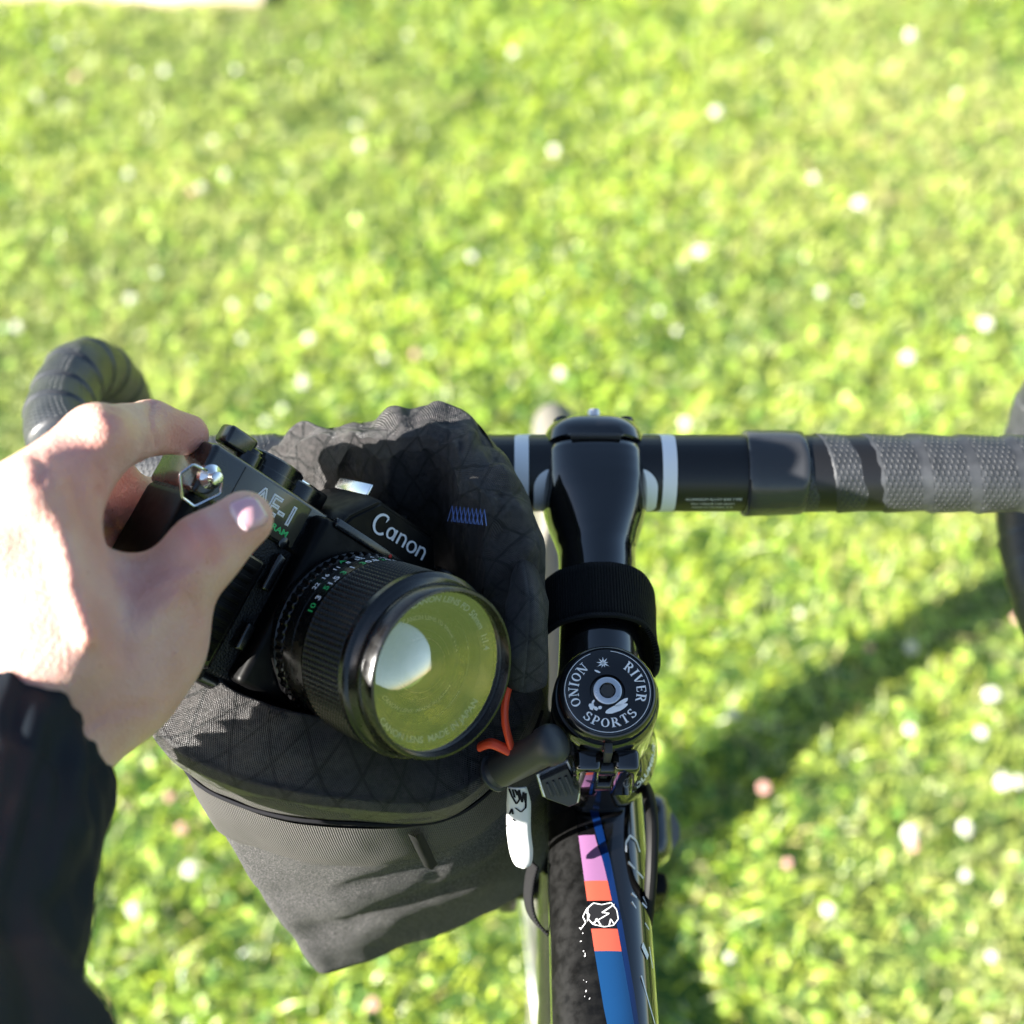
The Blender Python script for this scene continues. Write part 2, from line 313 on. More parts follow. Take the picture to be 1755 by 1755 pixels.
# ------------------------------------------------------------------ ground, grass, clover
v = [(-60, -60, 0), (60, -60, 0), (60, 60, 0), (-60, 60, 0)]
o = mk('ground', v, [(0, 1, 2, 3)], M['soil'], smooth=False); tag(o, kind='structure')
def build_grass():
    x0, x1, y0, y1 = -1.75, 2.0, -.9, 3.3
    def scatter(n, box):
        x = rng.uniform(box[0], box[1], n); y = rng.uniform(box[2], box[3], n); return np.stack([x, y], 1)
    inner = scatter(300000, (x0, x1, y0, y1))
    outer = scatter(130000, (-6.5, 7.5, -6, 8)); outer = outer[~((outer[:, 0] > x0) & (outer[:, 0] < x1) & (outer[:, 1] > y0) & (outer[:, 1] < y1))]
    xy = np.concatenate([inner, outer]); big = np.concatenate([np.ones(len(inner)), np.full(len(outer), 1.9)])
    # clumping field
    def field(p, s, seed):
        r = np.random.default_rng(seed); g = r.normal(size=(64, 64)); q = p * s; i = np.floor(q).astype(int); f = q - i; f = f * f * (3 - 2 * f)
        a = g[i[:, 0] % 64, i[:, 1] % 64]; b = g[(i[:, 0] + 1) % 64, i[:, 1] % 64]; c = g[i[:, 0] % 64, (i[:, 1] + 1) % 64]; d = g[(i[:, 0] + 1) % 64, (i[:, 1] + 1) % 64]
        return (a * (1 - f[:, 0]) + b * f[:, 0]) * (1 - f[:, 1]) + (c * (1 - f[:, 0]) + d * f[:, 0]) * f[:, 1]
    n = len(xy); k1 = field(xy, 3.1, 1); k2 = field(xy, 12., 2); k3 = field(xy, 30., 3); kp = np.clip(.5 + .45 * field(xy, 1.7, 8) + .2 * field(xy, 5., 9), 0, 1)
    h = (.0125 + .004 * k2 + .005 * k3 + rng.uniform(-.005, .009, n)).clip(.004, .034) * np.where(big > 1, 1.1, 1)
    az = rng.uniform(0, 2 * PI, n); lean = rng.uniform(.4, 2.6, n) * h; wd = rng.uniform(.0008, .0021, n) * big
    dx, dy = np.cos(az), np.sin(az); a2 = az + PI / 2 + rng.normal(0, .5, n); wx, wy = np.cos(a2) * wd, np.sin(a2) * wd
    B = np.zeros((n, 5, 3))
    B[:, 0] = np.stack([xy[:, 0] - wx, xy[:, 1] - wy, 0 * h], 1); B[:, 1] = np.stack([xy[:, 0] + wx, xy[:, 1] + wy, 0 * h], 1)
    mx_, my_ = xy[:, 0] + dx * lean * .35, xy[:, 1] + dy * lean * .35
    B[:, 2] = np.stack([mx_ - wx * .8, my_ - wy * .8, h * .62], 1); B[:, 3] = np.stack([mx_ + wx * .8, my_ + wy * .8, h * .62], 1)
    B[:, 4] = np.stack([xy[:, 0] + dx * lean, xy[:, 1] + dy * lean, h * rng.uniform(.75, 1, n)], 1)
    tri = np.array([[0, 1, 3], [0, 3, 2], [2, 3, 4]]); F1 = (tri[None] + (np.arange(n) * 5)[:, None, None]).reshape(-1, 3)
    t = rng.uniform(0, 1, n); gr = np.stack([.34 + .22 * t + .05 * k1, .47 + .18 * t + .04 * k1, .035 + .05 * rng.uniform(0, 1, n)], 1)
    dark = rng.uniform(0, 1, n) < (.30 + .14 * k3).clip(.05, .65); gr[dark] *= np.array([.10, .24, .32])  # dark blades, also standing in for shaded gaps between blades
    tan = np.exp(-(((xy[:, 0] - .95) / .55) ** 2 + ((xy[:, 1] - 1.75) / .30) ** 2)); kp = np.clip(kp + .5 * tan, 0, 1); dry = rng.uniform(0, 1, n) < (.07 + .05 * k2 + .30 * tan).clip(.02, .45); pale = rng.uniform(0, 1, n) < .09; gr[pale] = np.array([.72, .76, .40]) * rng.uniform(.8, 1.1, (pale.sum(), 1)); gr[dry] = np.array([.55, .46, .20]) * rng.uniform(.7, 1.15, (dry.sum(), 1))  # dry blades; pale blades put sun glints into the colour
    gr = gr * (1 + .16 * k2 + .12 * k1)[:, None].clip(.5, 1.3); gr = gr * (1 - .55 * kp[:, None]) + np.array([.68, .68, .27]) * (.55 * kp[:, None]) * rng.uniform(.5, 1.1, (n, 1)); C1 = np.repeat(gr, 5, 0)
    # clover leaflets: small round leaves in threes
    ni, no = 15000, 12000
    cxy = np.concatenate([scatter(ni, (x0, x1, y0, y1)), scatter(no, (-6.5, 7.5, -6, 8))]); nc = len(cxy); cb = np.concatenate([np.ones(ni), np.full(no, 1.4)])
    kk = field(cxy, 6., 5); keep = kk > -.9; cxy = cxy[keep]; cb = cb[keep]; nc = len(cxy)
    cz = .012 + .004 * field(cxy, 12., 2) + rng.uniform(-.004, .009, nc); cz = cz.clip(.008, .035); rad = rng.uniform(.0026, .0052, nc) * cb; rot = rng.uniform(0, 2 * PI, nc)
    V2 = []; C2 = []
    tc_ = rng.uniform(0, 1, nc); cc = np.stack([.30 + .22 * tc_, .46 + .18 * tc_, .05 + .09 * tc_], 1); dk = rng.uniform(0, 1, nc) < .25; cc[dk] *= np.array([.4, .55, .7])
    for q in range(3):
        th = rot + q * 2 * PI / 3; til = rng.normal(0, .35, nc); til2 = rng.normal(-.1, .3, nc)
        ox, oy = cxy[:, 0] + np.cos(th) * rad * 1.05, cxy[:, 1] + np.sin(th) * rad * 1.05
        for a in range(6):
            ang = a * PI / 3; lx, ly = np.cos(ang) * rad, np.sin(ang) * rad * .86
            gx = np.cos(th) * lx - np.sin(th) * ly; gy = np.sin(th) * lx + np.cos(th) * ly
            V2.append(np.stack([ox + gx, oy + gy, cz + lx * til2 + ly * til + np.abs(ly) * .35], 1)); C2.append(cc)
    V2 = np.stack(V2, 1).reshape(-1, 3); C2 = np.stack(C2, 1).reshape(-1, 3)
    hx = np.array([[0, 1, 2], [0, 2, 3], [0, 3, 4], [0, 4, 5]]); F2 = (hx[None] + (np.arange(nc * 3) * 6)[:, None, None]).reshape(-1, 3)
    Vv = np.concatenate([B.reshape(-1, 3), V2]); Ff = np.concatenate([F1, F2 + len(B.reshape(-1, 3))]); Cc = np.concatenate([C1, C2])
    me = bpy.data.meshes.new('grass'); me.vertices.add(len(Vv)); me.vertices.foreach_set('co', Vv.astype(np.float32).ravel())
    me.loops.add(len(Ff) * 3); me.loops.foreach_set('vertex_index', Ff.astype(np.int32).ravel())
    me.polygons.add(len(Ff)); me.polygons.foreach_set('loop_start', np.arange(0, len(Ff) * 3, 3, dtype=np.int32)); me.update(calc_edges=True)
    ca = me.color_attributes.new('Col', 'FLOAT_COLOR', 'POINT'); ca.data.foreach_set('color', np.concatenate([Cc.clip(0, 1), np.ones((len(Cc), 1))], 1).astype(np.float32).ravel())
    me.materials.append(M['grass']); o = bpy.data.objects.new('grass', me); COL.objects.link(o)
    tag(o, 'sunlit short lawn of grass and clover leaves under the bicycle', 'grass', kind='stuff')
build_grass()
def flower_meshes(mat, nm, seed):
    r = random.Random(seed); g = G(); Rr = .0085
    for k in range(46):
        z = 1 - 2 * (k + .5) / 46; ph = k * 2.39996; rr = math.sqrt(1 - z * z)
        if z < -.75: continue
        d = Vector((rr * math.cos(ph), rr * math.sin(ph), z * .9)); L_ = Rr * r.uniform(.85, 1.15)
        s = d.cross(Vector((0, 0, 1)) if abs(d.z) < .9 else Vector((1, 0, 0))).normalized(); t = d.cross(s)
        c = d * L_; wv = .0016
        g.add([d * Rr * .3, c * .75 + s * wv, c * .75 + t * wv, c * .75 - s * wv, c * .75 - t * wv, c * 1.05], [(0, 1, 2), (0, 2, 3), (0, 3, 4), (0, 4, 1), (1, 5, 2), (2, 5, 3), (3, 5, 4), (4, 5, 1)])
    me = bpy.data.meshes.new(nm); me.from_pydata(g.v, [], g.f); me.materials.append(mat); return me
FW_M = [flower_meshes(M['petal'], 'flower_head', i) for i in range(3)]; FP_M = [flower_meshes(M['petal_pink'], 'flower_head', 9)]
g = G(); tube_g(g, [Vector((0, 0, -.030)), Vector((.001, 0, -.012)), Vector((0, 0, 0))], .0009, 5); STALK = bpy.data.meshes.new('stalk'); STALK.from_pydata(g.v, [], g.f); STALK.materials.append(M['stem_green'])
def flower(x, y, pink=False, s=1, z=.028, label=None):
    e = bpy.data.objects.new('clover_flower', None); COL.objects.link(e); e.location = (x, y, z); e.scale = (s, s, s); e.empty_display_size = .01
    e.rotation_euler = (random.uniform(-.3, .3), random.uniform(-.3, .3), random.uniform(0, 6))
    tag(e, label or ('small pinkish faded clover flower head in the lawn' if pink else 'small round white clover flower head in the lawn'), 'flower', 'pinkish clover flowers in the lawn' if pink else 'white clover flowers in the lawn')
    for nm, me in (('flower_head', random.choice(FP_M if pink else FW_M)), ('stalk', STALK)):
        c = bpy.data.objects.new(nm, me); COL.objects.link(c); c.parent = e
FL = [(100,75),(110,180),(65,165),(235,125),(283,122),(405,120),(610,215),(618,250),(220,297),(365,240),(345,322),(268,468),(452,518),(400,522),(225,512),(530,580),(658,612),(415,580),(485,700),(455,722),(950,258),(1228,192),(1312,78),(1395,305),(1472,348),(1200,432),(810,440),(1130,533),(1160,567),(1470,515),(1556,612),(1690,555),(1175,725),(1371,1050),(1700,1190),(1562,1110),(1256,1222),(1655,1420),(1745,1340),(1655,1500),(1560,1430),(1683,1255),(325,1490),(520,655),(385,300),(1408,500),(1560,60),(700,60),(1640,160),(880,90),(30,560),(960,640),(1720,1340),(1560,1250),(1420,1560),(1700,1640),(230,1560),(1250,1640)]
FPK = [(292,1365),(712,607),(130,132),(1565,1448),(312,1420),(1310,1350),(330,328),(1650,590),(1745,1060),(1490,1110),(640,1720),(1350,1480)]
OWN = {(100, 75): 'white clover flower just below the left end of the pale boards', (405, 120): 'white clover flower below the right end of the pale boards', (658, 612): 'white clover flower directly above the black bag collar',
       (950, 258): 'lone white clover flower in the lawn above the stem, upper middle', (1228, 192): 'white clover flower standing alone right of the middle near the top', (1312, 78): 'topmost white clover flower right of the middle', (1175, 725): 'white clover flower touching the top edge of the bar right of the stem',
       (1472, 348): 'bright white clover flower high above the taped right bar', (1556, 612): 'white clover flower just above the taped right bar', (810, 440): 'white clover flower left of centre above the bag collar', (1371, 1050): 'white clover flower just above the dark wheel shadow on the lawn', (1256, 1222): 'white clover flower beside the dark wheel shadow near the round stem cap',
       (325, 1490): 'white clover flower between the dark sleeve and the bag', (268, 468): 'large white clover flower above the curved left drop of the bar', (220, 297): 'white clover flower alone in the left lawn above the curved bar drop', (1562, 1110): 'white clover flower in the dark wheel shadow on the lawn',
       (712, 607): 'pinkish clover flower directly above the black bag collar', (292, 1365): 'pinkish clover flower between the sleeve and the bag, nearest the bag', (130, 132): 'pinkish clover flower below the pale boards at top left', (1310, 1350): 'pinkish clover flower on the edge of the dark wheel shadow'}
for px, py in FL:
    p = PZ(px, py, .028); s = random.uniform(.5, 1.05) * (1.15 if p.y > 1.3 else 1); flower(p.x, p.y, False, s, label=OWN.get((px, py)))
for px, py in FPK: p = PZ(px, py, .028); flower(p.x, p.y, True, random.uniform(.55, .85) * (1.2 if p.y > 1.3 else 1), label=OWN.get((px, py)))
for k in range(70):
    x, y = random.uniform(-1.7, 1.9), random.uniform(-.9, 3.2); r = Vector((x, y, .045)) - EYE; dd = r.dot(FW); px, py = 877 + 2300 * r.x / dd, 877 - 2300 * r.dot(UP) / dd
    if dd > 0 and -20 < px < 1775 and -20 < py < 1775: continue
    flower(x, y, k % 7 == 0, random.uniform(.6, 1.0))
# pale board lying on the lawn
a = PZ(22, -14, .02); b = PZ(448, 2, .02); d = (b - a); ln = d.length; X = d.normalized(); Y = Vector((-X.y, X.x, 0))
t = thing('wooden_board', (a + b) / 2 * 1, 'pale wooden boards lying end to end on the lawn behind the handlebar', 'board')
for k, (f0, f1) in enumerate(((-.35, .385), (.395, 1.0))):
    rbox('plank', a + X * ln * (f0 + f1) / 2 + Y * .07 - Vector((0, 0, .012)), ln * (f1 - f0), .14, .026, M['wood'], t, bev=.003, X=X, Y=Y)

# ------------------------------------------------------------------ bicycle
BX = .0335; BZ = .900
bike = thing('bicycle', (BX, .166, 0), 'black drop-bar bicycle with cream tyres and a pink, orange and blue striped top tube', 'bicycle')
AX = Vector((0, -math.sin(R_(17)), math.cos(R_(17))))           # steering axis, upward
BAR = Vector((BX, 0, BZ)); SD = Vector((0, math.cos(R_(11)), math.sin(R_(11)))); ST = BAR - SD * .107   # stem axis meets the steering axis
SN = Vector((0, -SD.z, SD.y))
# handlebar
hw = {-1: .229, 1: .234}
def barpath(s, x0=0):
    W_ = hw[s]; p = [(x0, 0, 0), (W_ * .5, 0, 0), (W_ - .040, 0, 0), (W_ - .018, .006, .001), (W_ - .004, .026, .000), (W_ + .002, .052, -.006), (W_ + .002, .078, -.012), (W_, .098, -.030), (W_ - .002, .108, -.058), (W_ - .002, .102, -.092), (W_ - .002, .078, -.120), (W_, .040, -.132), (W_ + .002, -.010, -.134), (W_ + .004, -.060, -.136)]
    return [Vector((BX + s * x, y, BZ + z)) for x, y, z in p]
g = G(); tube_g(g, [Vector((BX - .12, 0, BZ)), Vector((BX + .12, 0, BZ))], .0158, 64); bar_o = g.obj('handlebar', M['bar'], bike, sharp=50)
for s in (-1, 1):
    g = G(); tube_g(g, spline(barpath(s, .10), 120), .0122, 16); g.obj('drop_bar', M['bar'], bike, sharp=50)
def tape(s):
    start = .0838; pts = spline(barpath(s, start), 420); fr = frames(pts); nn = 64; v = []; uv = []; dist = 0; pitch = .0188
    for i, p in enumerate(pts):
        if i: dist += (p - pts[i - 1]).length
        T, N0, B0 = fr[i]
        for j in range(nn + 1):
            a = 2 * PI * j / nn; ph = dist / pitch - (j / nn) * s + 7 + .05 * math.sin(dist * 31 + s)
            fr_ = ph - math.floor(ph); step = .00105 * (1 - fr_) if fr_ > .035 else .00105 * (fr_ / .035)
            r = .0142 + (.0012 if dist < .10 else .0012 * max(0, 1 - (dist - .10) / .03)) + step + .00016 * noise.noise(p * 70 + Vector((a, 0, 0)))
            v.append(p + N0 * (-math.cos(a) * r) + B0 * (-math.sin(a) * r)); uv.append((ph, j / nn))
    f = grid_faces(len(pts), nn + 1); return mk('bar_tape', v, f, M['tape'], bike, uvs=uv)
for s in (-1, 1):
    tp = tape(s)
    x = [.0610, .0612, .0625, .066, .075, .082, .0848, .0855]; rr = [.0159, .0172, .01775, .0177, .0175, .0174, .0172, .0162]
    pr = list(zip(x, rr)); lathe('finishing_band', pr, BAR, (s, 0, 0), M['tape_plain'], bike, n=64, rmod=lambda i, j: .00025 * math.sin(j * .3 + i * .8), sharp=60)
    # white rounded-rectangle prints round the clamp area
    def band(x0, x1, a0, a1, rad=.01592, nseg=40, round_=0):
        v = []; uv = []
        for k in range(nseg + 1):
            a = a0 + (a1 - a0) * k / nseg; e0, e1 = x0, x1
            if round_:
                q = min(k, nseg - k) * abs(a1 - a0) / nseg * rad
                if q < round_: off = round_ - math.sqrt(max(0, round_ ** 2 - (round_ - q) ** 2)); e0 = x0 - off if x0 > .02 else x0; e1 = x1 - off
            for xx in (e0, (e0 + e1) / 2, e1): v.append(BAR + Vector((s * xx, -math.cos(a) * rad, math.sin(a) * rad))); uv.append((0, 0))
        return v, grid_faces(nseg + 1, 3)
    g = G(); g.add(*band(.0268, .0325, -.75, 2.3, round_=.006)); g.add(*band(.019, .0268, 2.16, 2.3)); g.obj('printed_band', M['white'], bike)
    g = G(); g.add(*band(.012, .0248, -.75, .90, round_=.0085)); g.obj('printed_band', M['white'], bike)
# small print on the bar
g = G()
for k, (s_, sz) in enumerate((('ALUMINIUM ALLOY BAR TYPE', .0017), ('MAX TORQUE 5 NM FRONT', .0014), ('MADE IN TAIWAN 31.8', .0016))):
    def fn(x, y, z, k=k):
        a = (.02 - k * .0026 + y) / .0159 - 1.25; return BAR + Vector((.0475 + x, -math.cos(a) * .01592, math.sin(a) * .01592))
    text_g(g, s_, sz, fn)
g.obj('small_print', M['white'], bike)
# stem: rounded sections from the bar clamp to the steerer clamp
def section(c, X, Y, hx, hy, p, n=48):
    out = []
    for j in range(n):
        a = 2 * PI * j / n; ca, sa = math.cos(a), math.sin(a)
        out.append(c + X * (hx * math.copysign(abs(ca) ** (2 / p), ca)) + Y * (hy * math.copysign(abs(sa) ** (2 / p), sa)))
    return out
secs = [(.0035, .0205, .0192, 3.4), (.0010, .0212, .0200, 3.3), (-.004, .0213, .0203, 3.2), (-.011, .0213, .0202, 3.0), (-.018, .0207, .0194, 2.7), (-.0245, .0192, .0180, 2.45), (-.031, .0170, .0165, 2.3), (-.038, .0153, .0155, 2.1), (-.050, .0150, .0153, 2.0), (-.072, .0152, .0157, 2.0), (-.088, .0160, .0168, 2.1), (-.096, .0170, .0180, 2.3), (-.107, .0172, .0185, 2.6)]
P_ = []
for i in range((len(secs) - 1) * 4 + 1):
    t = i / 4; k = min(int(t), len(secs) - 2); u = t - k; P_.append([secs[k][q] * (1 - u) + secs[k + 1][q] * u for q in range(4)])
v = []
for d_, hx, hy, p in P_: v += section(BAR + SD * d_, RT, SN, hx, hy, p)
f = grid_faces(len(P_), 48, True); f.append(tuple(range(48)))
stem = mk('stem', v, f, M['gloss'], bike, sharp=60)
# faceplate in front of the seam
v = []; fp = [(.0048, .0200, .0190, 3.4), (.0056, .0212, .0202, 3.4), (.010, .0210, .0200, 3.4), (.0150, .0198, .0186, 3.2), (.0180, .0175, .0160, 3), (.0195, .0145, .0130, 3)]
for d_, hx, hy, p in fp: v += section(BAR + SD * d_, RT, SN, hx, hy, p)
f = grid_faces(len(fp), 48, True); f.append(tuple(range(48))[::-1]); f.append(tuple((len(fp) - 1) * 48 + j for j in range(48)))
face = mk('faceplate', v, f, M['gloss'], bike, sharp=60)
rbox('clamp_gap_shade', BAR + SD * .0042 + SN * .0195, .020, .0016, .003, M['hole_shade'], bike, bev=.0003, X=RT, Y=SD, Z=SN)  # dark block put in for the shade in the gap
for sx in (-1, 1):
    for sz in (-1, 1): lathe('faceplate_bolt', [(-.004, .0038), (.0005, .0038), (.001, .0032), (.001, .0022), (-.001, .002), (-.001, 0)], BAR + SD * .0170 + RT * (.0128 * sx) + SN * (.0120 * sz), SD, M['cap'], bike, n=20)
lathe('faceplate_bolt', [(-.002, .0028), (.003, .0028), (.0035, .002), (.0035, 0)], BAR + SD * .0175 + SN * .014, SD, M['bolt'], bike, n=20)
# steerer clamp (round, slotted towards the rider), cap, spacers, head tube
CT = ST + AX * .024                  # cap top
lathe('steerer_clamp', [(-.0235, .0165), (-.0235, .0184), (-.022, .0191), (-.010, .0193), (.010, .0193), (.0165, .0190), (.0180, .0180), (.0182, .012)], ST, AX, M['gloss'], bike, n=64)
rbox('clamp_slot_shade', ST - Vector((0, .0205, 0)) * 1 + AX * -.003, .0028, .004, .036, M['hole_shade'], bike, bev=.0004, X=RT, Y=AX.cross(RT).normalized(), Z=AX)  # dark filler painting the shade between the clamp ears
# clamp ears and bolts at the back of the stem
BK = -(AX.cross(RT)).normalized()
if BK.y > 0: BK = -BK
for sx in (-1, 1):
    rbox('clamp_ear', ST + BK * .0215 + RT * (.0068 * sx) - AX * .003, .0095, .0085, .034, M['gloss'], bike, bev=.0022, X=RT, Y=BK, Z=AX, seg=3)
for dz in (-.013, .007):
    tube('pinch_bolt', [ST + BK * .0225 + RT * -.0118 + AX * dz, ST + BK * .0225 + RT * .0122 + AX * dz], .0030, M['cap'], bike, n=16)
lathe('top_cap', [(.0175, .0120), (.0178, .0170), (.0192, .0176), (.0222, .0176), (.0236, .0169), (.0240, .0162), (.0236, .0160), (.0238, .0157), (.0240, .0154), (.0240, .0062), (.0228, .0058), (.0228, 0)], ST, AX, M['cap'], bike, ref=(0, 1, 0), n=96)
capE = AX.cross(RT).normalized()
if capE.y < 0: capE = -capE
def capf(x, y, z=0): return CT + RT * (x * .92) + capE * (y * .92) + AX * (.00008 + z)
lathe('cap_bolt', [(-.001, .0050), (.0006, .0050), (.0009, .0045), (.0009, .0029), (.0004, .0028)], CT, AX, M['bolt'], bike, n=32)
g = G(); prism_g(g, [(.0027 * math.cos(k * PI / 3), .0027 * math.sin(k * PI / 3)) for k in range(6)], .0004, lambda x, y, z: CT + RT * x + capE * y + AX * (.00045 + z - .0004)); g.obj('hex_socket_shade', M['hole_shade'], bike, smooth=False)  # dark plate standing for the shaded depth of the socket
# serif lettering drawn with strokes of two weights
TK, TN, SE = .17, .075, .30
def arc(cx, cy, rx, ry, a0, a1, n=14): return [(cx + rx * math.cos(R_(a0 + (a1 - a0) * k / n)), cy + ry * math.sin(R_(a0 + (a1 - a0) * k / n))) for k in range(n + 1)]
GL = {'O': (.78, [('oval', .39, .5, .39, .5)]), 'I': (.36, [('s', .18, 0, .18, 1), ('h', .02, .34, 0), ('h', .02, .34, 1)]),
      'N': (.86, [('t', .14, 0, .14, 1), ('t', .72, 0, .72, 1), ('s', .16, .98, .70, .02), ('h', 0, .30, 0), ('h', 0, .2, 1), ('h', .56, .86, 1)]),
      'R': (.80, [('s', .18, 0, .18, 1), ('h', .02, .36, 0), ('h', .02, .2, 1), ('c', arc(.30, .73, .28, .25, 90, -90)), ('t', .18, .98, .32, .98), ('t', .18, .48, .32, .48), ('s', .40, .48, .70, .04), ('h', .62, .82, 0)]),
      'V': (.80, [('s', .12, 1, .40, 0), ('t', .68, 1, .42, 0), ('h', 0, .28, 1), ('h', .54, .80, 1)]),
      'E': (.68, [('s', .18, 0, .18, 1), ('t', .10, .97, .60, .97), ('t', .10, .03, .62, .03), ('t', .18, .52, .48, .52), ('v', .60, .97, .76), ('v', .62, .03, .25), ('v', .48, .42, .62)]),
      'S': (.62, [('c', arc(.30, .74, .22, .23, 20, 270)), ('c', arc(.30, .27, .24, .25, 90, -160)), ('v', .53, .98, .72), ('v', .06, .02, .28)]),
      'P': (.70, [('s', .18, 0, .18, 1), ('h', .02, .36, 0), ('h', .02, .2, 1), ('c', arc(.30, .71, .30, .27, 90, -90)), ('t', .18, .98, .32, .98), ('t', .18, .44, .32, .44)]),
      'T': (.78, [('s', .39, 0, .39, 1), ('h', .23, .55, 0), ('t', .06, .97, .72, .97), ('v', .07, .97, .74), ('v', .71, .97, .74)])}
def glyph_polys(ch):
    out = []
    for st in GL[ch][1]:
        k = st[0]
        if k in 'st':
            x0, y0, x1, y1 = st[1:]; w_ = (TK if k == 's' else TN) / 2; dx, dy = x1 - x0, y1 - y0; l = math.hypot(dx, dy); nx, ny = -dy / l * w_, dx / l * w_
            out.append([(x0 + nx, y0 + ny), (x0 - nx, y0 - ny), (x1 - nx, y1 - ny), (x1 + nx, y1 + ny)])
        elif k == 'h': out.append([(st[1], st[3] - .035), (st[2], st[3] - .035), (st[2], st[3] + .035), (st[1], st[3] + .035)])
        elif k == 'v': out.append([(st[1] - .04, st[2]), (st[1] + .04, st[2]), (st[1] + .02, st[3]), (st[1] - .02, st[3])])
        elif k == 'oval':
            cx, cy, rx, ry = st[1:]; n = 28
            for j in range(n):
                a, b = 2 * PI * j / n, 2 * PI * (j + 1) / n
                out.append([(cx + rx * math.cos(a), cy + ry * math.sin(a)), (cx + rx * math.cos(b), cy + ry * math.sin(b)), (cx + (rx - TK) * math.cos(b), cy + (ry - TN) * math.sin(b)), (cx + (rx - TK) * math.cos(a), cy + (ry - TN) * math.sin(a))])
        elif k == 'c':
            pts = st[1]
            for a, b in zip(pts, pts[1:]):
                def wgt(p, q): dx, dy = q[0] - p[0], q[1] - p[1]; l = math.hypot(dx, dy); ww = (TN + (TK - TN) * abs(dy) / l) / 2; return (-dy / l * ww, dx / l * ww)
                n_ = wgt(a, b); out.append([(a[0] + n_[0], a[1] + n_[1]), (a[0] - n_[0], a[1] - n_[1]), (b[0] - n_[0], b[1] - n_[1]), (b[0] + n_[0], b[1] + n_[1])])
    return out
def ring_word(g, word, size, rad, mid, cw=True, sp=.16, skip=()):
    tot = sum(GL[c][0] + sp for c in word) * size; pos = -tot / 2
    for q, c in enumerate(word):
        wd = GL[c][0] * size; cx = pos + wd / 2 + sp * size / 2; pos += wd + sp * size
        a = R_(mid) - cx / rad if cw else R_(mid) + cx / rad
        if q in skip: continue
        for poly in glyph_polys(c):
            vs = []
            for x, y in poly:
                lx = x * size - wd / 2; ly = y * size
                if cw: r = rad + ly; aa = a - lx / rad; 
                else: r = rad + size - ly; aa = a + lx / rad
                vs.append(capf(r * math.cos(aa), r * math.sin(aa)))
            g.add(vs, [tuple(range(len(vs)))])
g = G()
ring_word(g, 'ONION', .0036, .0112, 168); ring_word(g, 'RIVER', .0036, .0112, 18); ring_word(g, 'SPORTS', .0035, .0108, 274, cw=False)
# ring line, star, crescent, canoe and berries
for j in range(90):
    if 20 < j < 28: continue
    a, b = 2 * PI * j / 90, 2 * PI * (j + 1) / 90; g.add([capf(.0162 * math.cos(a), .0162 * math.sin(a)), capf(.0164 * math.cos(a), .0164 * math.sin(a)), capf(.0164 * math.cos(b), .0164 * math.sin(b)), capf(.0162 * math.cos(b), .0162 * math.sin(b))], [(0, 1, 2, 3)])
for k in range(9):
    a = k * 2 * PI / 9 + .2; l = random.uniform(.0016, .0027); cx, cy = -.0013, .0113
    g.add([capf(cx + math.cos(a + 1.5) * .0005, cy + math.sin(a + 1.5) * .0005), capf(cx + math.cos(a - 1.5) * .0005, cy + math.sin(a - 1.5) * .0005), capf(cx + math.cos(a) * l, cy + math.sin(a) * l)], [(0, 1, 2)])
def blob(cx, cy, rx, ry, rot, n=18, jit=0, dz=0):
    c, s = math.cos(R_(rot)), math.sin(R_(rot)); vs = []
    for k in range(n):
        a = 2 * PI * k / n; q = 1 + random.uniform(-jit, jit); x, y = rx * math.cos(a) * q, ry * math.sin(a) * q; vs.append(capf(cx + c * x - s * y, cy + s * x + c * y, dz))
    return vs
for e in [(-.0036, .0079, .0013, .0004, -25, 10, 0), (-.0062, -.0062, .0011, .0013, 0, 14, .25), (-.0046, -.0070, .0009, .0008, 0, 10, .2), (-.0030, -.0066, .0007, .0007, 0, 10, .1), (-.0056, -.0044, .0012, .0004, 60, 8, .2), (.0032, -.0070, .0045, .0013, 22, 24, .05), (.0052, -.0046, .0030, .0008, 32, 18, .08)]:
    vs = blob(*e, dz=.00006); g.add(vs, [tuple(range(len(vs)))])
g.obj('cap_print', M['white'], bike, smooth=False)
# headset, head tube, decal
lathe('headset_spacer', [(-.0240, .014), (-.0240, .0172), (-.0246, .0176), (-.0290, .0176), (-.0294, .0172), (-.0300, .0172), (-.0304, .0180), (-.0306, .0184), (-.0440, .0240), (-.0446, .0241), (-.0448, .016)], ST, AX, M['gloss'], bike, n=64)
HT0, HT1 = -.0452, -.165
lathe('head_tube', [(HT0, .016), (HT0, .0225), (HT0 - .002, .0236), (HT0 - .012, .0236), (HT0 - .03, .0222), (HT1 + .03, .0225), (HT1 + .004, .024), (HT1, .0235), (HT1, .016)], ST, AX, M['gloss'], bike, n=64)
g = G()
def htf(x, y, z, a0=-.50):
    h = -.0405 + y * .92; r = .0184 + (-.0306 - h) * .418 + .00012; a = a0 + x / .0215; return ST + AX * h + RT * (r * math.cos(a)) + BK * (-r * math.sin(a))
text_g(g, 'COLUMBUS', .0042, htf, bold=.02)
g.obj('head_tube_lettering', M['white'], bike, smooth=False)
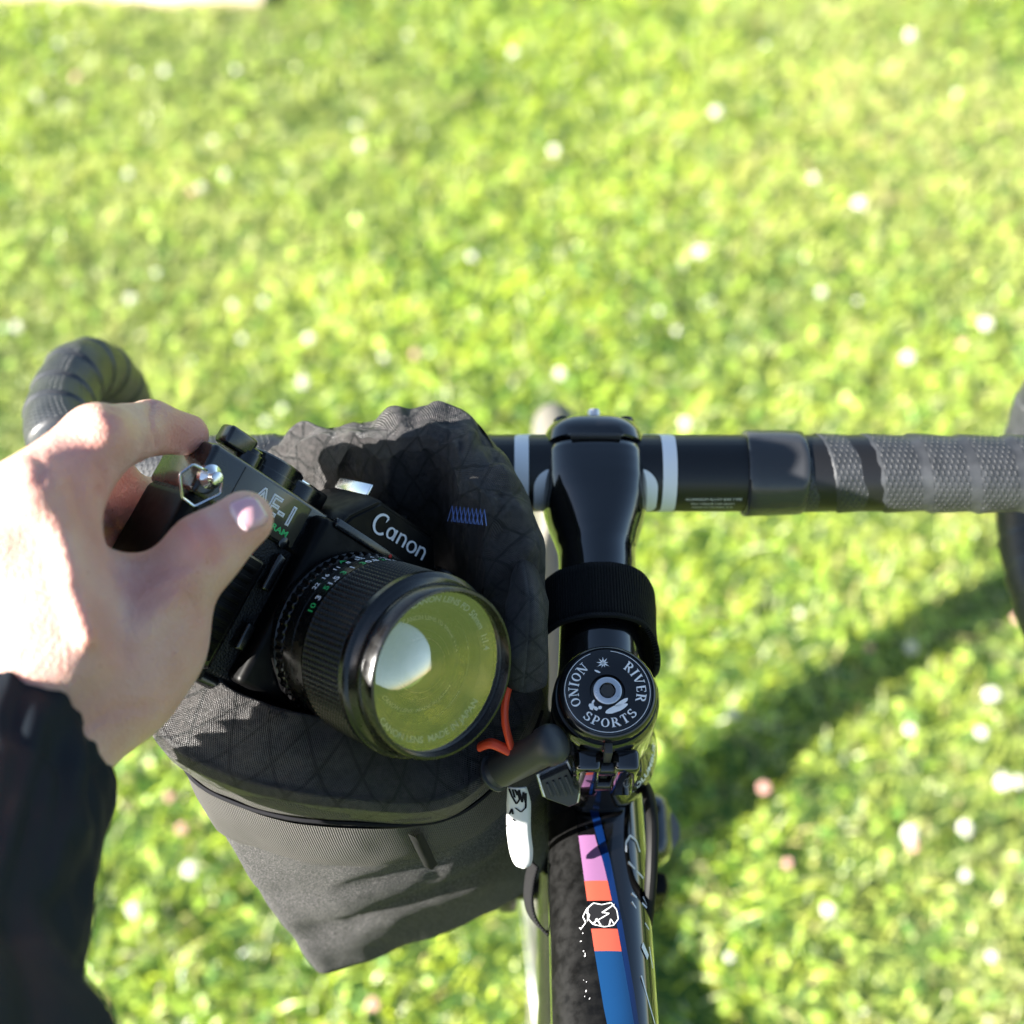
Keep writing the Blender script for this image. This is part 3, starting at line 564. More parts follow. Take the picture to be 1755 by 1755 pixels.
# ridged pad on the left of the headset
pc = P(958, 1345, .492)
PX = (P(985, 1330, .478) - P(930, 1352, .478)).normalized(); PYv = (P(975, 1385, .482) - P(950, 1318, .478)).normalized(); PZv = PX.cross(PYv)
if PZv.dot(FW) > 0: PZv = -PZv
PYv = PZv.cross(PX)
if PYv.dot(UP) > 0: PYv = -PYv
poly = [(-.0055, -.006), (.0055, -.0065), (.0062, .004), (.0035, .0085), (.0005, .0085), (-.0062, .002)]
def padf(x, y, z): return pc + PX * x + PYv * y + PZv * z
g = G(); prism_g(g, poly, .003, padf, .0006); pad = g.obj('cable_guide', M['rubber'], bike, smooth=False)
for k in range(4): rbox('ridge', padf(-.0036 + k * .0024, -.001 + .0004 * k, .0034), .0009, .0060 + .0007 * k, .0012, M['rubber'], pad, bev=.0002, X=PX, Y=PYv, Z=PZv)
g = G(); prism_g(g, [(x * 1.18, y * 1.18) for x, y in poly], .002, lambda x, y, z: padf(x, y, z - .0025), .0005); g.obj('guide_plate', M['bolt'], bike, smooth=False)
# top tube with flat-ish flanks
TT0 = Vector((BX, -.100, .8090)); TT1 = Vector((BX, -.62, .790)); td = (TT1 - TT0).normalized(); tn = Vector((0, -td.z, td.y))
if tn.z < 0: tn = -tn
def ttp(s, a, off=0):                # s metres back from the head tube, angle a from the top (positive = right)
    hx, hy, p = .0195, .0180, 2.5; ca, sa = math.cos(a), math.sin(a); x = math.copysign(abs(sa) ** (2 / p), sa) * (hx + off); y = math.copysign(abs(ca) ** (2 / p), ca) * (hy + off)
    return TT0 + td * s + RT * x + tn * y
def strip(s0, s1, a0, a1, off, ns=12, na=12):
    v = [ttp(s0 + (s1 - s0) * i / ns, a0 + (a1 - a0) * j / na, off) for i in range(ns + 1) for j in range(na + 1)]; return v, grid_faces(ns + 1, na + 1)
g = G(); g.add(*strip(0, .52, -PI, PI, 0, 60, 72)); g.obj('top_tube', M['gloss'], bike)
A0, A1, A2 = -.36, .12, .44
def amid(s_): return -.20 + .39 * min(1.6, (s_ - .02) / .075)
def strip2(s0, s1, f0, f1, off, ns=16, na=8):
    v = []
    for i in range(ns + 1):
        q = s0 + (s1 - s0) * i / ns; m_ = amid(q); hw_ = .135 + .9 * max(0, q - .02)
        for j in range(na + 1):
            f_ = j / na; a = f0(m_, hw_) * (1 - f_) + f1(m_, hw_) * f_; v.append(ttp(q, a, off))
    return v, grid_faces(ns + 1, na + 1)
lo_, hi_ = (lambda m, h: m - h), (lambda m, h: m + h)
g = G(); g.add(*strip2(.012, .50, lambda m, h: -1.25, lo_, .00025, 40, 16)); g.obj('dusty_panel', M['dusty'], bike)
for nm, s0, s1 in (('pink', .0235, .0425), ('coral', .0425, .0505), ('coral', .0615, .0700), ('blue', .0700, .40)):
    g = G(); g.add(*strip2(s0, s1, lo_, hi_, .0003)); g.obj('stripe', M[nm], bike)
g = G(); g.add(*strip2(.010, .40, hi_, lambda m, h: m + h + .11, .0003)); g.obj('stripe', M['darkblue'], bike)
# crest between the coral blocks: outlined bird-like scribble
g = G()
def ttf(x, y): x, y = x * .85, y * .85; return ttp(.056 + y, amid(.056) + x / .0185, .00055)
def stroke(pts, w_, fn, g):
    for a, b in zip(pts, pts[1:]):
        dx, dy = b[0] - a[0], b[1] - a[1]; l = math.hypot(dx, dy) or 1; nx, ny = -dy / l * w_ / 2, dx / l * w_ / 2
        g.add([fn(a[0] + nx, a[1] + ny), fn(a[0] - nx, a[1] - ny), fn(b[0] - nx, b[1] - ny), fn(b[0] + nx, b[1] + ny)], [(0, 1, 2, 3)])
for pts in ([(-.004, -.003), (-.0020, -.0052), (.0002, -.0044), (.0026, -.0054), (.0044, -.002), (.0048, .002), (.0030, .0050), (.0004, .0058), (-.0024, .0046), (-.0042, .0016), (-.004, -.003)],
            [(.0036, -.0046), (.0002, -.0008), (.0018, -.0004), (-.0026, .0042)], [(-.0042, -.003), (-.0060, .0008), (-.0050, .0036), (-.0072, .0066)], [(-.0020, .0044), (-.0012, .002), (-.0002, .0050)], [(.0016, .0052), (.0022, .0022), (.0032, .0044)], [(-.0044, .003), (-.0034, .0002), (-.0046, -.001)]):
    stroke(pts, .00032, ttf, g)
g.obj('crest_lines', M['white'], bike, smooth=False)
g = G(); vs = [ttp(.056 + y, amid(.056) + x / .0185, .00042) for x, y in [(x_ * .85, y_ * .85) for x_, y_ in ((-.004, -.003), (-.0020, -.0050), (.0002, -.0042), (.0026, -.0052), (.0044, -.002), (.0046, .002), (.0030, .0048), (.0004, .0056), (-.0024, .0044), (-.0040, .0016))]]; g.add(vs, [tuple(range(len(vs)))]); g.obj('crest_field', M['ink'], bike, smooth=False)
# mud splash on the panel
g = G()
for k in range(14):
    t = random.random(); x = -.0072 + random.gauss(0, .0006) + .002 * t; y = .004 + .034 * t + random.gauss(0, .001); r = random.uniform(.00008, .00032)
    g.add([ttf(x + r * math.cos(q * PI / 3 + t), y + 1.8 * r * math.sin(q * PI / 3)) for q in range(6)], [tuple(range(6))])
g.obj('dirt_splash', M['white'], bike, smooth=False)
# large brand lettering on the right flank, running backwards along the tube
g = G()
def flank(x, y): return ttp(x, .70 + 1.6 * (x - .03) + y / .028, .0004)
def sgl(pts, w_=.0011): stroke(pts, w_, flank, g)
sgl([(.030 - .002, .0045), (.024, .002), (.0225, -.003), (.026, -.0065), (.030, -.0070)]); sgl([(.034, -.006), (.0385, .006)]); sgl([(.0465, -.0055), (.050, .0072)], .0009); sgl([(.0465, .0035), (.0485, .0075)], .0009)
sgl([(.050, -.006), (.0585, .0078)], .0007); sgl([(.066, -.001), (.070, .0035)], .003); sgl([(.0655, .006), (.073, .0085)], .001); sgl([(.078, -.004), (.095, .006)], .001)
g.obj('brand_lettering', M['white'], bike, smooth=False)
# other frame tubes, fork, wheels
HB = ST + AX * HT1; BB = Vector((BX, -.44, .27))
tube('down_tube', [ST + AX * (HT1 + .03), BB], .022, M['gloss'], bike, n=24); tube('seat_tube', [TT1, BB], .016, M['gloss'], bike, n=20)
FA = Vector((BX, .166, .340)); CR = ST + AX * (HT1 - .012)
FA = Vector((BX, .166, .340)); RA = Vector((BX, -.84, .340))
rbox('fork_crown', CR, .086, .034, .030, M['gloss'], bike, bev=.009, X=RT, Y=BK, Z=AX, seg=3)
for s in (-1, 1):
    tube('fork_blade', spline([CR + RT * (.036 * s), CR * .5 + FA * .5 + RT * (.040 * s) - Vector((0, .012, 0)), FA + RT * (.047 * s)], 12), interp([.012, .010, .0065], 12), M['fork'], bike, n=14)
    tube('chain_stay', [BB + RT * (.03 * s), RA + RT * (.06 * s)], .009, M['gloss'], bike, n=12); tube('seat_stay', [TT1 + RT * (.012 * s), RA + RT * (.06 * s)], .007, M['gloss'], bike, n=12)
bc = CR + Vector((0, .006, -.004)) - BK * .0 + Vector((0, -.024, 0))
rbox('brake_caliper', CR + BK * .026 - AX * .002, .082, .012, .014, M['cammatte'], bike, bev=.004, X=RT, Y=BK, Z=AX); 
for s in (-1, 1): rbox('brake_arm', CR + BK * .026 + RT * (.036 * s) - AX * .022, .010, .012, .036, M['cammatte'], bike, bev=.003, X=RT, Y=BK, Z=AX)
def ring_geo(prof, C, n=96):
    v = []; m_ = len(prof)
    for i in range(n):
        a = 2 * PI * i / n
        for r, x in prof: v.append(C + Vector((x, r * math.cos(a), r * math.sin(a))))
    f = []
    for i in range(n):
        for j in range(m_): f.append((i * m_ + j, i * m_ + (j + 1) % m_, ((i + 1) % n) * m_ + (j + 1) % m_, ((i + 1) % n) * m_ + j))
    return v, f
def wheel(C):
    wh = bpy.data.objects.new('wheel', None); COL.objects.link(wh); wh.parent = bike; wh.empty_display_size = .02; WM[wh.name] = WM[bike.name]
    g = G(); g.add(*ring_geo([(.323 + .017 * math.cos(2 * PI * k / 16), .0165 * math.sin(2 * PI * k / 16)) for k in range(16)], C)); g.obj('tyre', M['tyre'], wh)
    g = G(); g.add(*ring_geo([(.312, -.011), (.312, .011), (.300, .0135), (.280, .011), (.267, 0), (.280, -.011), (.300, -.0135)], C)); g.obj('rim', M['rim'], wh, sharp=40)
    g = G()
    for k in range(20):
        s = 1 if k % 2 else -1; a = 2 * PI * k / 20; b = a + (.9 if (k // 2) % 2 else -.9)
        tube_g(g, [C + Vector((s * .03, .019 * math.cos(b), .019 * math.sin(b))), C + Vector((0, .278 * math.cos(a), .278 * math.sin(a)))], .001, 5)
    sp = g.obj('spokes', M['bolt'], wh, kind='stuff')
    tube('hub', [C - RT * .05, C - RT * .034, C - RT * .033, C - RT * .028, C - RT * .026, C + RT * .026, C + RT * .028, C + RT * .033, C + RT * .034, C + RT * .05], [.008, .008, .022, .022, .012, .012, .022, .022, .008, .008], M['rim'], wh, n=24)
wheel(FA); wheel(RA)
# cables on the right of the head tube
tube('cable_housing', spline([P(1080, 1330, .552), P(1106, 1350, .532), P(1117, 1400, .516), P(1117, 1480, .508), P(1112, 1550, .508), P(1104, 1600, .512), P(1090, 1660, .530)], 40), .0024, M['hose'], bike, n=12)

# ------------------------------------------------------------------ film camera
RC = Matrix(((.6260, .4393, .6438), (-.4655, .8732, -.1429), (-.6250, -.2105, .7517)))
for _ in range(3):                   # tidy to an exact rotation
    q_ = RC.to_quaternion().normalized(); RC = q_.to_matrix()
FCM = CAMM @ Matrix.Translation(Vector((-74.92, -41.19, -499.0)) / 1000) @ RC.to_4x4()
fc = thing('film_camera', FCM, 'black film camera with a fat ribbed lens held in the hand above the open bag', 'camera')
def LC(x, y, z): return FCM @ (Vector((x, y, z)) / 1000)
class K:                             # millimetre helpers in the camera's own space
    @staticmethod
    def box(name, x0, x1, y0, y1, z0, z1, mat, par=fc, bev=1, **k):
        return rbox(name, Vector(((x0 + x1) / 2, (y0 + y1) / 2, (z0 + z1) / 2)) / 1000, (x1 - x0) / 1000, (y1 - y0) / 1000, (z1 - z0) / 1000, mat, par, bev=bev / 1000, local=True, **k)
    @staticmethod
    def lathe(name, prof, mat, par=fc, O=(0, 0, 0), ax=(0, 0, 1), n=96, **k):
        return lathe(name, [(a / 1000, r / 1000) for a, r in prof], Vector(O) / 1000, ax, mat, par, ref=(0, 1, 0) if abs(ax[1]) < .9 else (1, 0, 0), n=n, local=True, **k)
K.box('body', -77, 68, -35, 22, -15.5, 15, M['leather'], bev=4, seg=4)
K.box('base_plate', -77.4, 68.4, -38, -33.5, -16, 15.6, M['camblack'], bev=1.6, seg=3)
K.box('top_plate', -77.6, 68.6, 16, 35, -16, 16, M['camblack'], bev=2.2, seg=3)
K.box('end_cover', -77.5, -70, -34, 17, -15.8, 15.4, M['cammatte'], bev=3, seg=3)
K.box('name_plate', -64, -33, 17.6, 33.4, 15.4, 16.5, M['dial'], bev=.4)
# prism housing: sloped pentagon roof
g = G(); sec = [(-26, 33), (26, 33), (24, 38), (15, 49), (-15, 49), (-24, 38)]
n_ = len(sec); zs = [(-14, .9), (-10, .98), (0, 1), (16, 1), (23, .96), (24.5, .92)]
v = [(x * k_, 33 + (y - 33) * (k_ if i > 2 else k_), z) for i, (z, k_) in enumerate(zs) for x, y in sec]
v = [Vector(p) / 1000 for p in v]; f = grid_faces(len(zs), n_, True); f.append(tuple(range(n_))[::-1]); f.append(tuple((len(zs) - 1) * n_ + j for j in range(n_)))
bm = bmesh.new(); bv = [bm.verts.new(p) for p in v]; [bm.faces.new([bv[i] for i in q]) for q in f]; bmesh.ops.recalc_face_normals(bm, faces=bm.faces); bmesh.ops.bevel(bm, geom=[e for e in bm.edges if e.calc_face_angle(0) > .3], offset=.0009, segments=2, affect='EDGES')
bm.verts.ensure_lookup_table(); mk('prism_housing', [tuple(x.co) for x in bm.verts], [[l.index for l in q.verts] for q in bm.faces], M['cammatte'], fc, local=True, sharp=35); bm.free()
K.box('mirror_box', -31, 31, -32, 33, 14, 24, M['cammatte'], bev=2.5, seg=3)
K.box('front_trim', -27, 27, 31, 34.6, 22, 25.2, M['camblack'], bev=.8)
K.box('accessory_shoe', -10.5, 10.5, 49, 50.6, -12, 9, M['cammatte'], bev=.3)
K.box('shoe_rail', -11.2, -9.8, 50, 54.5, -12, 9.5, M['chrome'], bev=.3); K.box('shoe_rail', 9.8, 11.2, 50, 52.5, -12, 9.5, M['cammatte'], bev=.3)
# top controls, viewer's left
adv = K.lathe('advance_dial', [(35, 12.5), (38.5, 12.5), (39, 12), (43, 12), (43.6, 11.4), (43.6, 0)], M['camblack'], O=(-45, 0, -2), ax=(0, 1, 0), n=48, rmod=None)
lev = K.box('advance_lever', -66, -38, 38.5, 43.5, -9, 3, M['camblack'], bev=1.8, seg=3)
K.box('lever_tip', -72, -60, 37.2, 44.5, 1, 9.5, M['camblack'], bev=1.5, seg=3)
K.lathe('shutter_button', [(35, 5.5), (39.5, 5.2), (40, 4.4), (41.2, 4.2), (41.6, 3.6), (41.6, 0)], M['camblack'], O=(-59, 0, 6), ax=(0, 1, 0), n=32)
K.lathe('shutter_dial', [(35, 8.6), (40.6, 8.6), (41.2, 8), (41.2, 0)], M['camblack'], O=(-33, 0, 2), ax=(0, 1, 0), n=60, rmod=lambda i, j: .00018 * (j % 2) if i < 2 else 0)
K.box('control_block', -34, -24.6, 35, 42, -13, 9, M['cammatte'], bev=1, seg=2)
K.box('chrome_tab', -35, -24, 42.1, 43.6, -4, -.5, M['chrome'], bev=.35)
K.lathe('rewind_crank', [(35, 11), (39, 11), (40, 10), (44, 10), (44.6, 9), (44.6, 0)], M['camblack'], O=(50, 0, -2), ax=(0, 1, 0), n=48)
# strap lug and folded hexagonal ring
def onfront(px, py, z):
    Mi = FCM.inverted(); o_ = Mi @ EYE; d_ = (Mi.to_3x3() @ (P(px, py, 1) - EYE)); return (o_ + d_ * ((z / 1000 - o_.z) / d_.z)) * 1000
LUG = onfront(364, 818, 18); LUG.z = 0
K.lathe('strap_lug', [(15, 4.2), (17.2, 4.2), (17.8, 3.4), (19, 2.2), (21.5, 2.2), (21.8, 1.6), (21.8, 0)], M['chrome'], O=tuple(LUG), n=32)
pth = [onfront(px, py, zz) / 1000 for px, py, zz in ((357, 808, 20.5), (331, 796, 20), (308, 812, 19.4), (312, 852, 19), (333, 868, 19.2), (378, 846, 19.8), (381, 826, 20.2), (372, 815, 20.6))]; pp = []
for a, b in zip(pth, pth[1:]): pp += [a.lerp(b, t_) for t_ in (.08, .5, .92)]
g = G(); tube_g(g, pp, .00052, 10); g.obj('strap_ring', M['chrome'], fc, local=True)
# grip with vertical ribs
K.box('grip', -63, -40, -33, 9, 14.5, 19.5, M['camblack'], bev=2, seg=3)
gp = K.box('grip_panel', -52.5, -42.5, -30, 7.5, 19, 20.3, M['cammatte'], bev=.5)
for k in range(9): K.box('rib', -51.5 + k * .0, -43.5, -28.2 + k * 3.9, -26.2 + k * 3.9, 20, 20.9, M['cammatte'], gp, bev=.3)
K.box('self_timer_lever', -37.5, -33.5, 0, 14, 15, 19, M['camblack'], bev=1.2, seg=3)
K.lathe('battery_latch', [(14.8, 2.2), (16.4, 2.2), (16.6, 1.8), (16.6, 0)], M['camblack'], O=(-36.5, 18, 0), n=20)
K.box('release_slider', -36, -32, -22, -12, 15, 20, M['camblack'], bev=1, seg=3)
K.box('door_panel', -62, -40, -36.8, -30.5, 15.2, 17.2, M['leather'], bev=.6)
# writing on the body
g = G(); text_g(g, 'AE-1', .0098, lambda x, y, z: Vector((x * 1.0 - .0478, y + .0238, z + .0166)), outline=.034, bold=0); g.obj('model_lettering', M['white'], fc, local=True, smooth=False)
g = G(); text_g(g, 'PROGRAM', .0030, lambda x, y, z: Vector((x * 1.2 - .0455, y + .0199, z + .01655)), bold=.03); g.obj('model_lettering', M['green'], fc, local=True, smooth=False)
# maker's name on the prism: sharp-tailed C and rounded letters
g = G()
def cf(x, y): return Vector((x, y, 25.0)) / 1000
def vs_(pts, ws):
    n = len(pts)
    for i in range(n - 1):
        a, b = pts[i], pts[i + 1]; dx, dy = b[0] - a[0], b[1] - a[1]; l = math.hypot(dx, dy) or 1; nx, ny = -dy / l, dx / l
        g.add([cf(a[0] + nx * ws[i] / 2, a[1] + ny * ws[i] / 2), cf(a[0] - nx * ws[i] / 2, a[1] - ny * ws[i] / 2), cf(b[0] - nx * ws[i + 1] / 2, b[1] - ny * ws[i + 1] / 2), cf(b[0] + nx * ws[i + 1] / 2, b[1] + ny * ws[i + 1] / 2)], [(0, 1, 2, 3)])
def al(x, rx, a0, a1, base=0, ry=None, w0=.6, w1=1.05):
    pts = arc(x, base + 2.2, rx, ry or 2.2, a0, a1, 24); vs_(pts, [w0 + (w1 - w0) * abs(math.cos(R_(a0 + (a1 - a0) * k / 24))) for k in range(25)])
CY = 38.0
p_ = arc(-9.6, CY + 3.0, 3.3, 3.6, 62, 318, 30); vs_(p_, [.75 + .45 * abs(math.cos(R_(62 + 256 * k / 30))) for k in range(31)]); vs_([p_[0], (-8.4, CY + 4.3)], [.95, .12])
al(-4.2, 1.7, 0, 360, CY, 1.9); vs_([(-2.3, CY + 4.4), (-2.3, CY + .1)], [1, 1])
vs_([(-.1, CY + 4.4), (-.1, CY + .1)], [1, 1]); p_ = arc(1.5, CY + 2.6, 1.6, 1.7, 170, 0, 14); vs_(p_ + [(3.1, CY + .1)], [.6 + .03 * k for k in range(15)] + [1])
al(6.8, 2.0, 0, 360, CY, 1.95)
vs_([(10.3, CY + 4.4), (10.3, CY + .1)], [1, 1]); p_ = arc(11.9, CY + 2.6, 1.6, 1.7, 170, 0, 14); vs_(p_ + [(13.5, CY + .1)], [.6 + .03 * k for k in range(15)] + [1])
g.obj('maker_lettering', M['white'], fc, local=True, smooth=False)
K.lathe('index_dot', [(24.4, .7), (25.4, .7), (25.5, .5), (25.5, 0)], M['red'], O=(0, 33.0, 0), n=16)
# lens
lens = K.lathe('lens_barrel', [(23, 31), (26.5, 31), (27, 30.4), (27, 29.4), (32.4, 29.4), (32.6, 30.9), (37.8, 30.9), (38.2, 30.5), (38.4, 31.1), (44.4, 31.1), (44.6, 30.2), (45, 28.6), (52, 28.6)], M['lensblack'])
K.lathe('aperture_ring', [(27.3, 29.4), (27.5, 31.1), (27.9, 31.5), (31.6, 31.5), (32.1, 31.0), (32.3, 29.4)], M['lensblack'], lens, n=240, rmod=lambda i, j: -.0008 * ((j // 2) % 2) if 0 < i < 5 else 0, sharp=25)
def ribmod(i, j): return -.00055 if (j % 3 == 0 or i % 3 == 0) else 0
pr = [(45.2, 30.4)] + [(45.6 + k * .55, 31.4) for k in range(40)] + [(67.4, 31.0)]
K.lathe('focus_ring', pr, M['grip'], lens, n=300, rmod=lambda i, j: (-.00065 if (j % 3 == 0 or (i % 3 == 0 and .3)) else 0) if 1 < i < 40 else 0, sharp=25)
K.lathe('front_flange', [(67.4, 30), (67.5, 31.3), (68, 31.8), (70.2, 31.8), (71, 31.2), (71.4, 30.2), (73, 29.2), (74, 28.9), (74.2, 28.0)], M['lensblack'], lens, n=128)
K.lathe('filter_ring', [(74, 28.2), (74.1, 28.9), (74.7, 29.1), (76.2, 29.1), (76.4, 28.8), (76.8, 28.8), (77, 29.1), (81.2, 29.1), (82, 28.5), (82.1, 27.6), (81.3, 27.2), (78.9, 27.0), (78.7, 26.2), (76, 26.2), (75.2, 26)], M['lensblack'], lens, n=192, rmod=lambda i, j: -.00025 * (j % 2) if i in (7,) else 0)
K.lathe('name_ring', [(75.6, 26.3), (75.4, 25.8), (74.2, 21.8), (74.0, 21.5), (71, 21.3)], M['inner'], lens, n=96)
def glass(name, z0, r, sag, mat, k=12): return K.lathe(name, [(z0 + sag * (1 - (q / k) ** 2), r * q / k) for q in range(k, -1, -1)], mat, lens, n=64)
glass('filter_glass', 78.8, 26.6, .02, M['filter'], 3); glass('front_element', 71.6, 21.4, 6.0, M['element']); glass('rear_element', 62, 15, -3.0, M['element2']); glass('rear_element', 66.5, 17.5, 3.2, M['element2'])
K.lathe('lens_well', [(71, 21.3), (64, 18.5), (58, 15.5), (54, 8), (54, 0)], M['inner'], lens, n=64)
g = G()
def ringtext(s, size, rad, mid, cw=True, sq=1):
    v, f, wd = text_geo(s, bold=.02)
    out = []
    for x, y, z in v:
        X_, Y_ = x * size * sq, y * size
        if cw: a = R_(mid) - X_ / rad; r = rad + Y_
        else: a = R_(mid) + X_ / rad; r = rad + size * .7 - Y_
        zz = 74.2 + (r - 21.8) / 4 * 1.2 + .14; out.append(Vector((r * math.cos(a), r * math.sin(a), zz)) / 1000)
    g.add(out, f)
ringtext('CANON LENS  MADE IN JAPAN', 3.0, 22.7, 290 + 12, False, 1.05); ringtext('CANON LENS FD 50mm  1:1.4', 3.0, 22.7, 92, True, 1.05)
g.obj('lens_lettering', M['white'], lens, local=True, smooth=False)
gw, gg = G(), G()
def cyltext(gx, s, size, ang, z0, r, rot=False):
    v, f, wd = text_geo(s, bold=.02); out = []
    for x, y, z in v:
        X_, Y_ = x * size, y * size
        a = R_(ang) - X_ / r; out.append(Vector(((r + .06) * math.cos(a), (r + .06) * math.sin(a), z0 - Y_)) / 1000)
    gx.add(out, f)
for k, s in enumerate(('1.4', '2', '2.8', '4', '5.6', '8', '11', '16', '22')): cyltext(gw, s, 3.0, 92 + k * 9, 37.4, 30.95)
cyltext(gg, 'A', 3.4, 92 + 9 * 9 - 35, 34.4, 30.95)
for k, s in enumerate(('0.45', '0.6', '0.8', '1', '1.5', '3')):
    cyltext(gw, s, 4.0, 96 + k * 15, 43.6, 31.1); cyltext(gg, str(round(float(s) * 3.3)), 4.0, 96 + k * 15 + 7, 43.6, 31.1)
gw.add([Vector((31.02 * math.cos(a), 31.02 * math.sin(a), z)) / 1000 for a, z in ((2.2, 33), (2.2, 36), (2.23, 36), (2.23, 33))], [(0, 1, 2, 3)])
gw.obj('scale_numbers', M['white'], lens, local=True, smooth=False); gg.obj('scale_numbers', M['green'], lens, local=True, smooth=False)

# ------------------------------------------------------------------ handlebar bag
bagc = Vector((-.055, -.07, .73))
bag = thing('handlebar_bag', bagc, 'grey and black soft roll-top bag strapped beside the stem, holding the camera', 'bag')
Ttop = [PZ(926, 1010, .915), PZ(912, 885, .930), PZ(862, 790, .938), PZ(800, 718, .940), PZ(690, 718, .938), PZ(590, 730, .932), PZ(492, 755, .922), PZ(380, 850, .895), PZ(300, 1050, .902), PZ(272, 1232, .905), PZ(390, 1322, .904), PZ(590, 1364, .899), PZ(780, 1356, .878), PZ(905, 1200, .882)]
Bbot = [Vector(p) for p in [(.012, -.075, .735), (.008, -.04, .735), (0, -.02, .735), (-.02, -.012, .735), (-.04, -.012, .735), (-.055, -.02, .735), (-.066, -.035, .735), (-.074, -.06, .735), (-.080, -.095, .735)]] + [PZ(540, 1650, .735), PZ(600, 1655, .732), PZ(720, 1610, .735), PZ(850, 1558, .735), PZ(925, 1500, .735)]
NA = 224
Tp = spline(Ttop, NA, True); Bp = spline(Bbot, NA, True)
ccT = sum(Tp, Vector()) / NA; arcl = [0]
for i in range(1, NA + 1): arcl.append(arcl[-1] + (Tp[i % NA] - Tp[i - 1]).length)
ttop = [i / NA * 14 for i in range(NA)]     # control index of every column
def crum(p, s):
    d1, _ = noise.voronoi(p * s); d2, _ = noise.voronoi(p * s * 2.1 + Vector((5, 2, 1)))
    return (min(d1[1] - d1[0], .8) - .35) + .45 * (min(d2[1] - d2[0], .8) - .35)
def cnoise(p, s, o=4):
    a = 0; amp = 1
    for k in range(o): a += amp * (1 - 2 * abs(noise.noise(p * s * 2 ** k + Vector((k * 7.1, 3, 1))))); amp *= .5
    return a / 1.9 - .35
rows = 46; v = []; uv = []
for i in range(rows + 1):
    s = i / rows
    for j in range(NA + 1):
        q = j % NA; p = Tp[q].lerp(Bp[q], s ** .95); c = ccT.lerp(bagc, s); n = (p - c); n.z = 0; n.normalize()
        t_ = ttop[q]; fr_ = math.exp(-((t_ - 11) / 2.0) ** 2)
        bulge = .0025 * math.sin(PI * min(1, s)) + .0025 * noise.noise(p * 22) + .0022 * cnoise(p, 26, 3) * min(1, s * 3)
        fold = .0032 * math.exp(-((s - .62 + .09 * (t_ - 11.5)) / .05) ** 2) * fr_ + .0022 * math.exp(-((s - .42 + .07 * (t_ - 11.5)) / .045) ** 2) * fr_   # slanted pulls towards the stem
        v.append(p + n * (bulge - fold)); uv.append((arcl[j], s * .15))
f = grid_faces(rows + 1, NA + 1); bi = len(v); v.append(bagc + Vector((.012, 0, .012))); uv.append((0, 0))
f += [(rows * (NA + 1) + j, rows * (NA + 1) + j + 1, bi) for j in range(NA)]
shell = mk('bag_shell', v, f, M['soft'], bag, uvs=uv)
def shellpt(col, s, off):            # a point on the outside of the shell
    q = col % NA; i = s * rows; a = int(i); u = i - a; b_ = min(a + 1, rows)
    p = v[a * (NA + 1) + q].lerp(v[b_ * (NA + 1) + q], u); c = ccT.lerp(bagc, s); n = p - c; n.z = 0; n.normalize(); return p + n * off
# woven mesh band round the front with a bound upper edge
c0, c1 = int(8.4 / 14 * NA), int(13.2 / 14 * NA)
g = G(); vv = []; uu = []
for i in range(15):
    for cidx in range(c0, c1 + 1):
        t_ = cidx / NA * 14; smax = .33 + .02 * math.sin(t_ * 3); s = .115 + (smax - .115) * i / 14; off = .0010 + (.0010 * math.sin(i / 14 * PI)) + (.0006 if i < 13 else -.001)
        vv.append(shellpt(cidx, s, off)); uu.append((arcl[cidx], s * .16))
g.add(vv, grid_faces(15, c1 - c0 + 1), uu); g.obj('mesh_pocket', M['mesh'], bag)
g = G(); vv = []; uu = []
for i in range(9):
    for cidx in range(c0, c1 + 1):
        x_ = (cidx - c0) / (c1 - c0); s_ = -.01 + (.105 + .012 * math.sin(x_ * 9)) * i / 8; vv.append(shellpt(cidx, max(0, s_), .0012 + .0022 * math.sin(PI * i / 8) + .0006 * noise.noise(Vector((x_ * 12, i * .3, 0))))); uu.append((arcl[cidx], i * .0016))
g.add(vv, grid_faces(9, c1 - c0 + 1), uu); g.obj('pocket_binding', M['mesh'], bag)
g = G(); tube_g(g, [shellpt(c, .104 + .012 * math.sin((c - c0) / (c1 - c0) * 9), .0016) for c in range(c0, c1 + 1)], .0008, 6); g.obj('seam_shade', M['ink'], bag)  # black cord stands in for the shade of the recessed seam
cc_ = int(11.5 / 14 * NA)
g = G(); vv = [shellpt(c, s, .0058 - .002 * abs(k - 1)) for s in (.12, .18, .24, .30, .35) for k, c in enumerate((cc_ - 1, cc_, cc_ + 1))]; g.add(vv, grid_faces(5, 3)); g.obj('pocket_tab', M['web'], bag)
